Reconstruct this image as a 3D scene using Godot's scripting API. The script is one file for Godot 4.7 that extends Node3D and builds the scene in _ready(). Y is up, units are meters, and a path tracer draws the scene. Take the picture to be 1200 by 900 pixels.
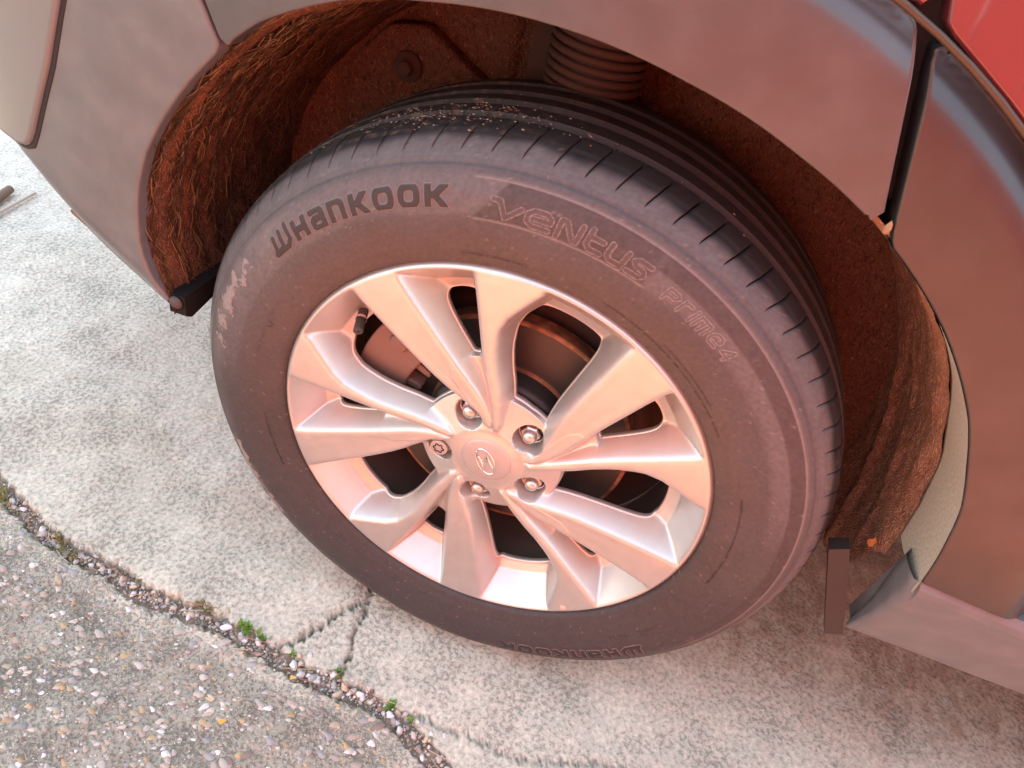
extends Node3D

const HUB := Vector3(0, 0.338, 0)
var rng := RandomNumberGenerator.new()
var taken := {}
var M := {}
var car: Node3D
var fn := FastNoiseLite.new()
var fn2 := FastNoiseLite.new()


func _ready():
	rng.seed = 77
	# ---------------------------------------------------------------- camera
	var cam := Camera3D.new()
	cam.name = "camera"
	cam.keep_aspect = Camera3D.KEEP_HEIGHT
	cam.fov = 57.5545
	cam.near = 0.02
	cam.far = 400.0
	cam.transform = Transform3D(Basis(Vector3(0.933868, 0.182641, -0.307462), Vector3(-0.334297, 0.751223, -0.569131), Vector3(0.127026, 0.634277, 0.762599)), Vector3(0.093185, 0.537874, 0.504287) + HUB)
	add_child(cam)
	cam.current = true
	# ---------------------------------------------------------------- sky, sun, exposure
	var env := Environment.new()
	env.background_mode = Environment.BG_SKY
	var sm := ProceduralSkyMaterial.new()
	sm.sky_top_color = Color(0.64, 0.69, 0.77)
	sm.sky_horizon_color = Color(0.92, 0.92, 0.92)
	sm.sky_curve = 0.2
	sm.ground_bottom_color = Color(0.35, 0.33, 0.3)
	sm.ground_horizon_color = Color(0.7, 0.72, 0.74)
	sm.sun_angle_max = 12.0
	var sky := Sky.new()
	sky.sky_material = sm
	env.sky = sky
	env.background_energy_multiplier = 0.8
	env.tonemap_mode = Environment.TONE_MAPPER_LINEAR
	env.tonemap_exposure = 6.4
	env.sdfgi_enabled = true
	env.ssao_enabled = true
	env.ssil_enabled = true
	var we := WorldEnvironment.new()
	we.name = "world_environment"
	we.environment = env
	add_child(we)
	var sun := DirectionalLight3D.new()
	sun.name = "sun"
	sun.light_energy = 1.5
	sun.light_color = Color(1.0, 0.95, 0.88)
	sun.light_angular_distance = 0.5
	sun.shadow_enabled = true
	add_child(sun)
	sun.look_at_from_position(Vector3.ZERO, -Vector3(0.46, 0.85, -0.36), Vector3.UP)
	# ---------------------------------------------------------------- materials and place
	fn.seed = 5
	fn.frequency = 1.0
	fn.fractal_octaves = 3
	fn2.seed = 9
	fn2.frequency = 1.0
	fn2.fractal_octaves = 1
	make_materials()
	build_ground()
	build_surroundings()
	car = thing("car", "dark red car with grey plastic wheel arch trim and bumper, seen at its rear wheel", "car")
	build_body()
	build_housing()
	build_brake()
	build_wheel()
	build_small_things()


# ==================================================================== naming
func numbered(n: String) -> String:
	if not taken.has(n):
		taken[n] = 0
		return n
	taken[n] += 1
	return "%s_%03d" % [n, taken[n]]


func tag(o: Node, label := "", category := "", group := "", kind := "") -> Node:
	if label: o.set_meta("label", label)
	if category: o.set_meta("category", category)
	if group: o.set_meta("group", group)
	if kind: o.set_meta("kind", kind)
	return o


func thing(called: String, label: String, category: String, at := Vector3.ZERO, group := "") -> Node3D:
	var o := Node3D.new()
	o.name = numbered(called)
	o.position = at
	add_child(o, true)
	tag(o, label, category, group)
	return o


func put(called: String, mesh: Mesh, mat: Material, parent: Node = null, at := Vector3.ZERO) -> MeshInstance3D:
	var o := MeshInstance3D.new()
	o.mesh = mesh
	o.material_override = mat
	o.position = at
	var p: Node = parent if parent else self
	if p == self:
		o.name = numbered(called)
	else:
		var n := 0
		for c in p.get_children():
			if str(c.name) == called or str(c.name).begins_with(called + "_0"): n += 1
		o.name = called if n == 0 else "%s_%03d" % [called, n]
	p.add_child(o, true)
	return o


# ==================================================================== materials
func mat(color: Color, rough := 0.7, metal := 0.0, vertex := false, spec := 0.5) -> StandardMaterial3D:
	var m := StandardMaterial3D.new()
	m.albedo_color = color.linear_to_srgb()
	m.roughness = rough
	m.metallic = metal
	m.metallic_specular = spec
	m.vertex_color_use_as_albedo = vertex
	return m


func noise_tex(freq: float, size := 512, oct := 4, seed_ := 1, ramp: Array = [], normal := 0.0) -> NoiseTexture2D:
	var n := FastNoiseLite.new()
	n.seed = seed_
	n.frequency = freq
	n.fractal_octaves = oct
	var t := NoiseTexture2D.new()
	t.width = size
	t.height = size
	t.seamless = true
	t.generate_mipmaps = false
	t.noise = n
	if ramp:
		var g := Gradient.new()
		g.offsets = PackedFloat32Array(ramp.map(func(x): return x[0]))
		g.colors = PackedColorArray(ramp.map(func(x): return x[1]))
		t.color_ramp = g
	if normal > 0.0:
		t.as_normal_map = true
		t.bump_strength = normal
	return t


func grey(v: float) -> Color:
	return Color(v, v, v)


func triplanar(m: StandardMaterial3D, per_metre: float) -> StandardMaterial3D:
	m.uv1_triplanar = true
	m.uv1_world_triplanar = true
	m.uv1_scale = Vector3.ONE * per_metre
	return m


func make_materials():
	# weathered grey plastic cladding; uneven light along the side put into part tones
	M.cladding = cladding(0.058, 3)
	M.bumper = cladding(0.100, 4)
	M.door_cladding = cladding(0.028, 5)
	M.sill = cladding(0.125, 6)
	var du := mat(grey(1), 0.9)
	du.albedo_color = Color(1, 1, 1)
	du.albedo_texture = noise_tex(0.03, 512, 5, 61, [[0.2, Color(0.31, 0.275, 0.205).linear_to_srgb()], [0.5, Color(0.37, 0.335, 0.255).linear_to_srgb()], [0.8, Color(0.42, 0.385, 0.30).linear_to_srgb()]])
	M.flange_lit = triplanar(du, 16.0)  # pale sandy colour carries the warm beam light on the flange
	M.dusty_brown = mat(Color(0.15, 0.115, 0.075), 0.95)
	M.trim_edge = mat(Color(0.19, 0.17, 0.16), 0.5)
	M.red_paint = mat(Color(0.12, 0.020, 0.024), 0.35)
	M.red_paint.metallic = 0.1
	M.red_paint.clearcoat_enabled = true
	M.red_paint.clearcoat = 1.0
	M.red_paint.clearcoat_roughness = 0.04
	M.tail_panel = mat(Color(0.115, 0.118, 0.115), 0.3)
	M.tail_panel.clearcoat_enabled = true
	M.tail_panel.clearcoat = 0.3
	M.seal = mat(Color(0.012, 0.012, 0.012), 0.8)
	M.bronze_seal = mat(Color(0.045, 0.034, 0.02), 0.4)
	M.black = mat(Color(0.011, 0.010, 0.010), 0.85, 0.0, false, 0.3)
	M.glass = mat(Color(0.02, 0.025, 0.03), 0.05)
	# silver paint of the rim
	var rim := mat(grey(1), 0.43, 0.75)
	rim.albedo_color = Color(1, 1, 1)
	rim.albedo_texture = noise_tex(0.012, 512, 5, 21, [[0.2, Color(0.54, 0.525, 0.49).linear_to_srgb()], [0.6, Color(0.565, 0.55, 0.515).linear_to_srgb()], [0.9, Color(0.58, 0.565, 0.53).linear_to_srgb()]])
	rim.roughness_texture = noise_tex(0.03, 512, 4, 22, [[0.2, grey(0.85)], [0.8, grey(1.0)]])
	rim.heightmap_enabled = true
	rim.heightmap_texture = noise_tex(0.3, 512, 2, 23)
	rim.heightmap_scale = 0.001
	rim.uv1_triplanar = true
	rim.uv1_scale = Vector3.ONE * 6.0
	M.rim = rim
	M.cap = mat(Color(0.42, 0.40, 0.38), 0.42, 0.5)
	M.chrome = mat(Color(0.75, 0.74, 0.72), 0.22, 0.9)
	M.nut = mat(Color(0.55, 0.52, 0.49), 0.3, 0.85)
	M.barrel = mat(Color(0.10, 0.07, 0.055), 0.75, 0.1)
	# tyre rubber, tinted by vertex colours
	var rb := mat(Color(1, 1, 1), 0.62, 0.0, true, 0.45)
	rb.albedo_texture = noise_tex(0.08, 512, 4, 31, [[0.15, grey(0.90)], [0.5, grey(0.96)], [0.85, grey(1.0)]])
	rb.heightmap_enabled = true
	rb.heightmap_texture = noise_tex(0.12, 512, 4, 32)
	rb.heightmap_scale = 0.012
	rb.uv1_triplanar = true
	rb.uv1_scale = Vector3.ONE * 4.0
	M.rubber = rb
	# wheel arch felt
	var felt := mat(Color(1, 1, 1), 0.95, 0.0, true, 0.2)
	var ft := felt_images()
	felt.albedo_texture = ft[0]
	felt.heightmap_enabled = true
	felt.heightmap_texture = ft[1]
	felt.heightmap_scale = 0.22
	M.felt = triplanar(felt, 2.9)
	var rust := mat(Color(1, 1, 1), 0.85)
	rust.albedo_texture = noise_tex(0.02, 256, 5, 41, [[0.3, Color(0.12, 0.05, 0.025).linear_to_srgb()], [0.55, Color(0.22, 0.09, 0.04).linear_to_srgb()], [0.8, Color(0.30, 0.16, 0.08).linear_to_srgb()]])
	M.rust = triplanar(rust, 8.0)
	M.old_rust = mat(Color(0.055, 0.026, 0.018), 0.85)
	M.disc = mat(Color(0.055, 0.044, 0.035), 0.5, 0.3)
	M.disc_hat = mat(Color(0.03, 0.024, 0.022), 0.6, 0.1)
	M.shield = mat(Color(0.055, 0.032, 0.024), 0.85)
	M.caliper = mat(Color(0.17, 0.105, 0.08), 0.65, 0.1)
	M.rubber_black = mat(Color(0.035, 0.032, 0.03), 0.6)
	M.straw = mat(Color(1, 1, 1), 0.9, 0.0, true, 0.2)
	M.leaf = mat(Color(0.13, 0.25, 0.04), 0.6, 0.0, false, 0.4)
	M.leaf.backlight_enabled = true
	M.leaf.backlight = Color(0.3, 0.45, 0.1)
	M.moss = mat(Color(0.10, 0.13, 0.03), 0.9, 0.0, false, 0.2)
	M.twig = mat(Color(0.16, 0.11, 0.07), 0.85)
	M.dry_stem = mat(Color(0.46, 0.42, 0.34), 0.8)
	M.dry_leaf = mat(Color(0.42, 0.13, 0.03), 0.7)
	M.stone = mat(Color(1, 1, 1), 0.75, 0.0, true, 0.35)


func cladding(v: float, seed_: int) -> StandardMaterial3D:
	var cl := mat(grey(1), 0.40)
	cl.albedo_color = Color(1, 1, 1)
	var tone := func(k: float) -> Color: return Color(v * k * 0.96, v * k, v * k * 1.02).linear_to_srgb()
	cl.albedo_texture = noise_tex(0.012, 768, 7, seed_, [[0.2, tone.call(0.9)], [0.5, tone.call(1.0)], [0.75, tone.call(1.12)], [0.9, tone.call(1.18)]])
	cl.roughness_texture = noise_tex(0.015, 512, 6, seed_ + 5, [[0.2, grey(0.72)], [0.8, grey(1.0)]])
	cl.clearcoat_enabled = true
	cl.clearcoat = 0.15
	cl.clearcoat_roughness = 0.2
	cl.heightmap_enabled = true
	cl.heightmap_texture = noise_tex(0.25, 512, 2, 13)
	cl.heightmap_scale = 0.005
	return triplanar(cl, 2.2)


func felt_images() -> Array:
	var n := 768
	var a := Image.create(n, n, false, Image.FORMAT_RGB8)
	var h := Image.create(n, n, false, Image.FORMAT_L8)
	a.fill(Color(0.27, 0.125, 0.075).linear_to_srgb())
	h.fill(grey(0.25))
	var r := RandomNumberGenerator.new()
	r.seed = 4
	for i in 15000:
		var x := r.randf() * n
		var y := r.randf() * n
		var t := r.randfn(1.2, 0.9)
		var l := r.randf_range(5, 15)
		var b := r.randf()
		var c := Color(0.34, 0.17, 0.10).lerp(Color(0.72, 0.46, 0.30), b * b)
		if b < 0.25: c = Color(0.09, 0.045, 0.03)
		c = c.linear_to_srgb()
		var hh := grey(0.3 + 0.7 * b)
		for k in int(l):
			var px := posmod(int(x + cos(t) * k), n)
			var py := posmod(int(y + sin(t) * k), n)
			a.set_pixel(px, py, c)
			h.set_pixel(px, py, hh)
			a.set_pixel(posmod(px + 1, n), py, c)
			h.set_pixel(posmod(px + 1, n), py, hh)
	return [ImageTexture.create_from_image(a), ImageTexture.create_from_image(h)]


# ==================================================================== mesh tools
func amesh(v: PackedVector3Array, n: PackedVector3Array, idx: PackedInt32Array, col := PackedColorArray(), uv := PackedVector2Array()) -> ArrayMesh:
	# put every triangle the way round that its normals ask for (front faces run clockwise)
	for t in range(0, idx.size(), 3):
		var a := v[idx[t]]
		if (v[idx[t + 2]] - a).cross(v[idx[t + 1]] - a).dot(n[idx[t]] + n[idx[t + 1]] + n[idx[t + 2]]) < 0.0:
			var s := idx[t + 1]
			idx[t + 1] = idx[t + 2]
			idx[t + 2] = s
	var arr := []
	arr.resize(Mesh.ARRAY_MAX)
	arr[Mesh.ARRAY_VERTEX] = v
	arr[Mesh.ARRAY_NORMAL] = n
	arr[Mesh.ARRAY_INDEX] = idx
	if col.size(): arr[Mesh.ARRAY_COLOR] = col
	if uv.size(): arr[Mesh.ARRAY_TEX_UV] = uv
	var m := ArrayMesh.new()
	m.add_surface_from_arrays(Mesh.PRIMITIVE_TRIANGLES, arr)
	return m


func grid_mesh(nu: int, nv: int, v: PackedVector3Array, col := PackedColorArray(), uv := PackedVector2Array(), wrap_u := false, flip := false) -> ArrayMesh:
	# nu columns x nv rows, index = j * nu + i, smooth normals from the grid
	var n := PackedVector3Array()
	n.resize(v.size())
	for j in nv:
		for i in nu:
			var i0 := i - 1
			var i1 := i + 1
			if wrap_u:
				i0 = posmod(i0, nu)
				i1 = i1 % nu
			else:
				i0 = maxi(i0, 0)
				i1 = mini(i1, nu - 1)
			var du := v[j * nu + i1] - v[j * nu + i0]
			var dv := v[mini(j + 1, nv - 1) * nu + i] - v[maxi(j - 1, 0) * nu + i]
			var c := du.cross(dv).normalized()
			n[j * nu + i] = -c if flip else c
	var idx := PackedInt32Array()
	for j in nv - 1:
		for i in (nu if wrap_u else nu - 1):
			var a := j * nu + i
			var b := j * nu + (i + 1) % nu
			idx.append_array(PackedInt32Array([a, b, a + nu, b, b + nu, a + nu]))
	return amesh(v, n, idx, col, uv)


func lathe(prof: Array, seg := 64, a0 := 0.0, a1 := TAU, flip := false) -> ArrayMesh:
	# profile of Vector2(radius, z) turned about the z axis
	var full := is_equal_approx(a1 - a0, TAU)
	var nu := seg if full else seg + 1
	var v := PackedVector3Array()
	for p: Vector2 in prof:
		for i in nu:
			var a := a0 + (a1 - a0) * i / seg
			v.append(Vector3(cos(a) * p.x, sin(a) * p.x, p.y))
	return grid_mesh(nu, prof.size(), v, PackedColorArray(), PackedVector2Array(), full, flip)


func flat_poly_mesh(faces: Array) -> ArrayMesh:
	# faces: arrays of points round convex faces, flat shaded, outward by the order (counter-clockwise from outside)
	var v := PackedVector3Array()
	var n := PackedVector3Array()
	var idx := PackedInt32Array()
	for f in faces:
		var nn: Vector3 = ((f[1] - f[0]) as Vector3).cross(f[2] - f[0]).normalized()
		var s := v.size()
		for p in f:
			v.append(p)
			n.append(nn)
		for k in range(1, f.size() - 1):
			idx.append_array(PackedInt32Array([s, s + k, s + k + 1]))
	return amesh(v, n, idx)


func prism(section: Array, x0: float, x1: float, skew = null) -> ArrayMesh:
	# section of Vector2(z, y) run along x; sections counter-clockwise seen from +x
	var A := []
	var B := []
	for s: Vector2 in section:
		A.append(Vector3(x0, s.y, s.x))
		B.append(Vector3(x1, s.y, s.x))
		if skew != null:
			A[-1] = skew.call(A[-1])
			B[-1] = skew.call(B[-1])
	var cen := Vector3.ZERO
	for p in A + B: cen += p / (A.size() * 2.0)
	var faces := [A, B]
	for i in A.size():
		var j := (i + 1) % A.size()
		faces.append([A[i], A[j], B[j], B[i]])
	for f in faces:
		var c := Vector3.ZERO
		for p in f: c += p / f.size()
		if ((f[1] - f[0]) as Vector3).cross(f[2] - f[0]).dot(c - cen) < 0.0: f.reverse()
	return flat_poly_mesh(faces)


func round_box(size: Vector3, r: float) -> ArrayMesh:
	# a box with rounded edges: a cube sphere pulled apart
	var k := 3
	var v := PackedVector3Array()
	var n := PackedVector3Array()
	var idx := PackedInt32Array()
	var h := size * 0.5 - Vector3.ONE * r
	for f in 6:
		var ax := Vector3.ZERO
		ax[f / 2] = 1.0 if f % 2 == 0 else -1.0
		var bx := Vector3(ax.y, ax.z, ax.x)
		var cx := ax.cross(bx)
		var s := v.size()
		for j in 2 * k:
			for i in 2 * k:
				var u := tan((float(mini(i, k - 1) if i < k else i - k) / (k - 1) * 0.5 - (0.5 if i < k else 0.0)) * PI / 2.0)
				var w := tan((float(mini(j, k - 1) if j < k else j - k) / (k - 1) * 0.5 - (0.5 if j < k else 0.0)) * PI / 2.0)
				var d := (ax + bx * u + cx * w).normalized()
				var su := -1.0 if i < k else 1.0
				var sw := -1.0 if j < k else 1.0
				v.append(d * r + (ax + bx * su + cx * sw) * h)
				n.append(d)
		for j in 2 * k - 1:
			for i in 2 * k - 1:
				var a := s + j * 2 * k + i
				idx.append_array(PackedInt32Array([a, a + 1, a + 2 * k, a + 1, a + 2 * k + 1, a + 2 * k]))
	return amesh(v, n, idx)


func tube(path: Array, r: Callable, seg := 8) -> ArrayMesh:
	var v := PackedVector3Array()
	for k in path.size():
		var t: Vector3 = (path[mini(k + 1, path.size() - 1)] - path[maxi(k - 1, 0)]).normalized()
		var u := t.cross(Vector3.UP if absf(t.y) < 0.9 else Vector3.RIGHT).normalized()
		var w := t.cross(u)
		var rr: float = r.call(float(k) / maxf(1, path.size() - 1))
		for i in seg:
			var a := TAU * i / seg
			v.append(path[k] + (u * cos(a) + w * sin(a)) * rr)
	return grid_mesh(seg, path.size(), v, PackedColorArray(), PackedVector2Array(), true, false)


func sd_poly(p: Vector2, poly: PackedVector2Array) -> float:
	var n := poly.size()
	var d := INF
	var s := 1.0
	var b := poly[n - 1]
	for i in n:
		var a := poly[i]
		var e := b - a
		var w := p - a
		var q := w - e * clampf(w.dot(e) / e.length_squared(), 0.0, 1.0)
		d = minf(d, q.length_squared())
		var c0 := p.y >= a.y
		var c1 := p.y < b.y
		var c2 := e.x * w.y > e.y * w.x
		if (c0 and c1 and c2) or (not c0 and not c1 and not c2): s = -s
		b = a
	return s * sqrt(d)


func sd_line(p: Vector2, a: Vector2, b: Vector2) -> float:
	var e := b - a
	var w := p - a
	return (w - e * clampf(w.dot(e) / maxf(e.length_squared(), 1e-12), 0.0, 1.0)).length()


func clip_grid(nu: int, nv: int, pos: PackedVector3Array, nrm: PackedVector3Array, g: PackedFloat32Array, use := PackedByteArray(), which := -1, col := PackedColorArray()) -> Dictionary:
	# the part of a grid where g > 0, cut along g = 0; also its cut edges, for walls
	var v := PackedVector3Array()
	var n := PackedVector3Array()
	var c := PackedColorArray()
	var idx := PackedInt32Array()
	var cut := []
	var at := {}
	var has_col := col.size() > 0
	for j in nv - 1:
		for i in nu - 1:
			var a := j * nu + i
			if which >= 0 and use[a] != which: continue
			var q := [a, a + 1, a + nu + 1, a + nu]
			if g[q[0]] <= 0 and g[q[1]] <= 0 and g[q[2]] <= 0 and g[q[3]] <= 0: continue
			for tri in [[q[0], q[1], q[2]], [q[0], q[2], q[3]]]:
				var out := []
				var on := []
				for k in 3:
					var p: int = tri[k]
					var r: int = tri[(k + 1) % 3]
					if g[p] > 0:
						if not at.has(p):
							at[p] = v.size()
							v.append(pos[p])
							n.append(nrm[p])
							if has_col: c.append(col[p])
						out.append(at[p])
					if (g[p] > 0) != (g[r] > 0):
						var lo := mini(p, r)
						var hi := maxi(p, r)
						var key := -1 - (lo * 4 + (0 if hi == lo + 1 else 1 if hi == lo + nu else 2 if hi == lo + nu + 1 else 3))
						if not at.has(key):
							var f := g[lo] / (g[lo] - g[hi])
							at[key] = v.size()
							v.append(pos[lo].lerp(pos[hi], f))
							n.append(nrm[lo].lerp(nrm[hi], f).normalized())
							if has_col: c.append(col[lo].lerp(col[hi], f))
						out.append(at[key])
						on.append(at[key])
				for k in range(1, out.size() - 1):
					idx.append_array(PackedInt32Array([out[0], out[k], out[k + 1]]))
				if on.size() == 2: cut.append(on)
	return {"v": v, "n": n, "i": idx, "c": c, "cut": cut}


func add_walls(d: Dictionary, outward: Callable, steps: Array, color := Color(0, 0, 0, 0)):
	# rings of wall hung on the cut edges: steps are Vector2(along outward, along -up), with the normal between them
	var ring := {}
	for e in d.cut:
		for p in e:
			if ring.has(p): continue
			var o: Array = outward.call(d.v[p])   # [outward direction, up direction]
			var ids := [p]
			var prev := Vector2.ZERO
			for k in steps.size():
				var s: Vector2 = steps[k]
				var dir := (s - prev)
				var nn: Vector3 = (o[0] * dir.y + o[1] * dir.x).normalized()
				if k == 0 and steps.size() > 1: nn = (nn + o[1] * 0.2).normalized()
				ids.append(d.v.size())
				d.v.append(d.v[p] + o[0] * s.x - o[1] * s.y)
				d.n.append(nn)
				if d.c.size(): d.c.append(d.c[p] if color.a == 0.0 else color)
				prev = s
			ring[p] = ids
	for e in d.cut:
		var A: Array = ring[e[0]]
		var B: Array = ring[e[1]]
		for k in steps.size():
			d.i.append_array(PackedInt32Array([A[k], B[k], B[k + 1], A[k], B[k + 1], A[k + 1]]))


func sheet(poly: PackedVector2Array, surf: Callable, step: float, edge: float, depth: float) -> ArrayMesh:
	# a panel: the outline in x, y laid on z = surf(x, y), with a rolled edge and a return of some depth
	var lo := poly[0]
	var hi := poly[0]
	for p in poly:
		lo = lo.min(p)
		hi = hi.max(p)
	lo -= Vector2.ONE * step * 1.5
	hi += Vector2.ONE * step * 1.5
	var nu := int((hi.x - lo.x) / step) + 2
	var nv := int((hi.y - lo.y) / step) + 2
	var pos := PackedVector3Array()
	var nrm := PackedVector3Array()
	var g := PackedFloat32Array()
	for j in nv:
		for i in nu:
			var p := lo + Vector2(i, j) * step
			var z: float = surf.call(p.x, p.y)
			pos.append(Vector3(p.x, p.y, z))
			nrm.append(Vector3((z - surf.call(p.x + 0.002, p.y)) / 0.002, (z - surf.call(p.x, p.y + 0.002)) / 0.002, 1).normalized())
			g.append(-sd_poly(p, poly) - edge)
	var d := clip_grid(nu, nv, pos, nrm, g)
	var out := func(p: Vector3) -> Array:
		var q := Vector2(p.x, p.y)
		var e := 0.0015
		var gr := Vector2(sd_poly(q + Vector2(e, 0), poly) - sd_poly(q - Vector2(e, 0), poly), sd_poly(q + Vector2(0, e), poly) - sd_poly(q - Vector2(0, e), poly)).normalized()
		return [Vector3(gr.x, gr.y, 0), Vector3(0, 0, 1)]
	add_walls(d, out, [Vector2(edge * 0.38, edge * 0.08), Vector2(edge * 0.71, edge * 0.29), Vector2(edge * 0.92, edge * 0.62), Vector2(edge, edge), Vector2(edge, depth)])
	return amesh(d.v, d.n, d.i)


# ==================================================================== ground
const JOINT := [Vector2(-3.5, -0.9), Vector2(-1.2, -0.12), Vector2(-0.667, 0.051), Vector2(-0.622, 0.067), Vector2(-0.562, 0.086), Vector2(-0.51, 0.097), Vector2(-0.442, 0.099), Vector2(-0.381, 0.109), Vector2(-0.307, 0.106), Vector2(-0.254, 0.109), Vector2(-0.202, 0.114), Vector2(-0.149, 0.121), Vector2(-0.1, 0.124), Vector2(-0.056, 0.119), Vector2(-0.004, 0.131), Vector2(0.039, 0.149), Vector2(0.065, 0.162), Vector2(0.3, 0.27), Vector2(1.2, 0.5), Vector2(4.0, 0.9)]
const CRACKS := [[Vector2(-0.122, -0.03), Vector2(-0.117, -0.007), Vector2(-0.11, 0.025), Vector2(-0.111, 0.054), Vector2(-0.099, 0.081), Vector2(-0.1, 0.112)],
	[Vector2(-0.19, 0.106), Vector2(-0.171, 0.084), Vector2(-0.159, 0.066), Vector2(-0.146, 0.035), Vector2(-0.122, 0.0)],
	[Vector2(-0.01, 0.118), Vector2(0.02, 0.112), Vector2(0.046, 0.115), Vector2(0.091, 0.112), Vector2(0.136, 0.116), Vector2(0.168, 0.109), Vector2(0.237, 0.082), Vector2(0.33, 0.06)]]


func joint_z(x: float) -> float:
	for k in JOINT.size() - 1:
		if x < JOINT[k + 1].x:
			return lerpf(JOINT[k].y, JOINT[k + 1].y, clampf((x - JOINT[k].x) / (JOINT[k + 1].x - JOINT[k].x), 0, 1))
	return JOINT[-1].y


func smooth(a: float, b: float, x: float) -> float:
	return smoothstep(a, b, x)


func concrete_images(n: int, seed_: int, pits: float) -> Array:
	var f := FastNoiseLite.new()
	f.seed = seed_
	f.frequency = 0.13
	f.fractal_octaves = 4
	f.fractal_gain = 0.78
	var n1 := f.get_image(n, n).get_data()
	f.frequency = 0.02
	f.fractal_octaves = 5
	f.seed += 1
	var i2 := f.get_image(n, n / 2)
	i2.resize(n, n, Image.INTERPOLATE_BILINEAR)
	var n2 := i2.get_data()
	f.frequency = 0.005
	f.seed += 1
	f.fractal_octaves = 4
	var n3 := f.get_image(n, n).get_data()
	var px := PackedByteArray()
	px.resize(n * n * 3)
	var hh := PackedByteArray()
	hh.resize(n * n)
	# look-up: how dark a pixel is for its mixed noise
	var lut := PackedFloat32Array()
	for k in 512:
		lut.append(smoothstep(pits, pits - 0.13, k / 512.0))
	for k in n * n:
		var a := n1[k]
		var b := n2[k]
		var c := n3[k]
		var m := (a * 6 + b + c * 3) / 10.0
		var d := lut[int(m * 2)]
		var v := 196.0 + (a - 128) * 0.32 + (b - 128) * 0.10 + (c - 128) * 0.10 - d * 16.0
		px[k * 3] = int(v)
		px[k * 3 + 1] = int(v * 0.985)
		px[k * 3 + 2] = int(v * 0.905)
		hh[k] = int(clampf(150 + (a - 128) * 0.35 - d * 110, 0, 255))
	return [ImageTexture.create_from_image(Image.create_from_data(n, n, false, Image.FORMAT_RGB8, px)), ImageTexture.create_from_image(Image.create_from_data(n, n, false, Image.FORMAT_L8, hh))]


func ground_material(images: Array, relief: float) -> StandardMaterial3D:
	var m := mat(Color(1, 1, 1), 0.93, 0.0, true, 0.25)
	m.albedo_texture = images[0]
	m.heightmap_enabled = true
	m.heightmap_texture = images[1]
	m.heightmap_scale = relief
	return m


func spread(lo: float, a: float, b: float, hi: float, fine: float) -> PackedFloat32Array:
	# positions that are fine between a and b and coarse outside
	var r := PackedFloat32Array()
	var x := a
	while x < b:
		r.append(x)
		x += fine
	var s := fine
	while x < hi:
		r.append(x)
		s *= 1.25
		x += s
	r.append(hi)
	s = fine
	x = a - s
	while x > lo:
		r.insert(0, x)
		s *= 1.25
		x -= s
	r.insert(0, lo)
	return r


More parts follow.
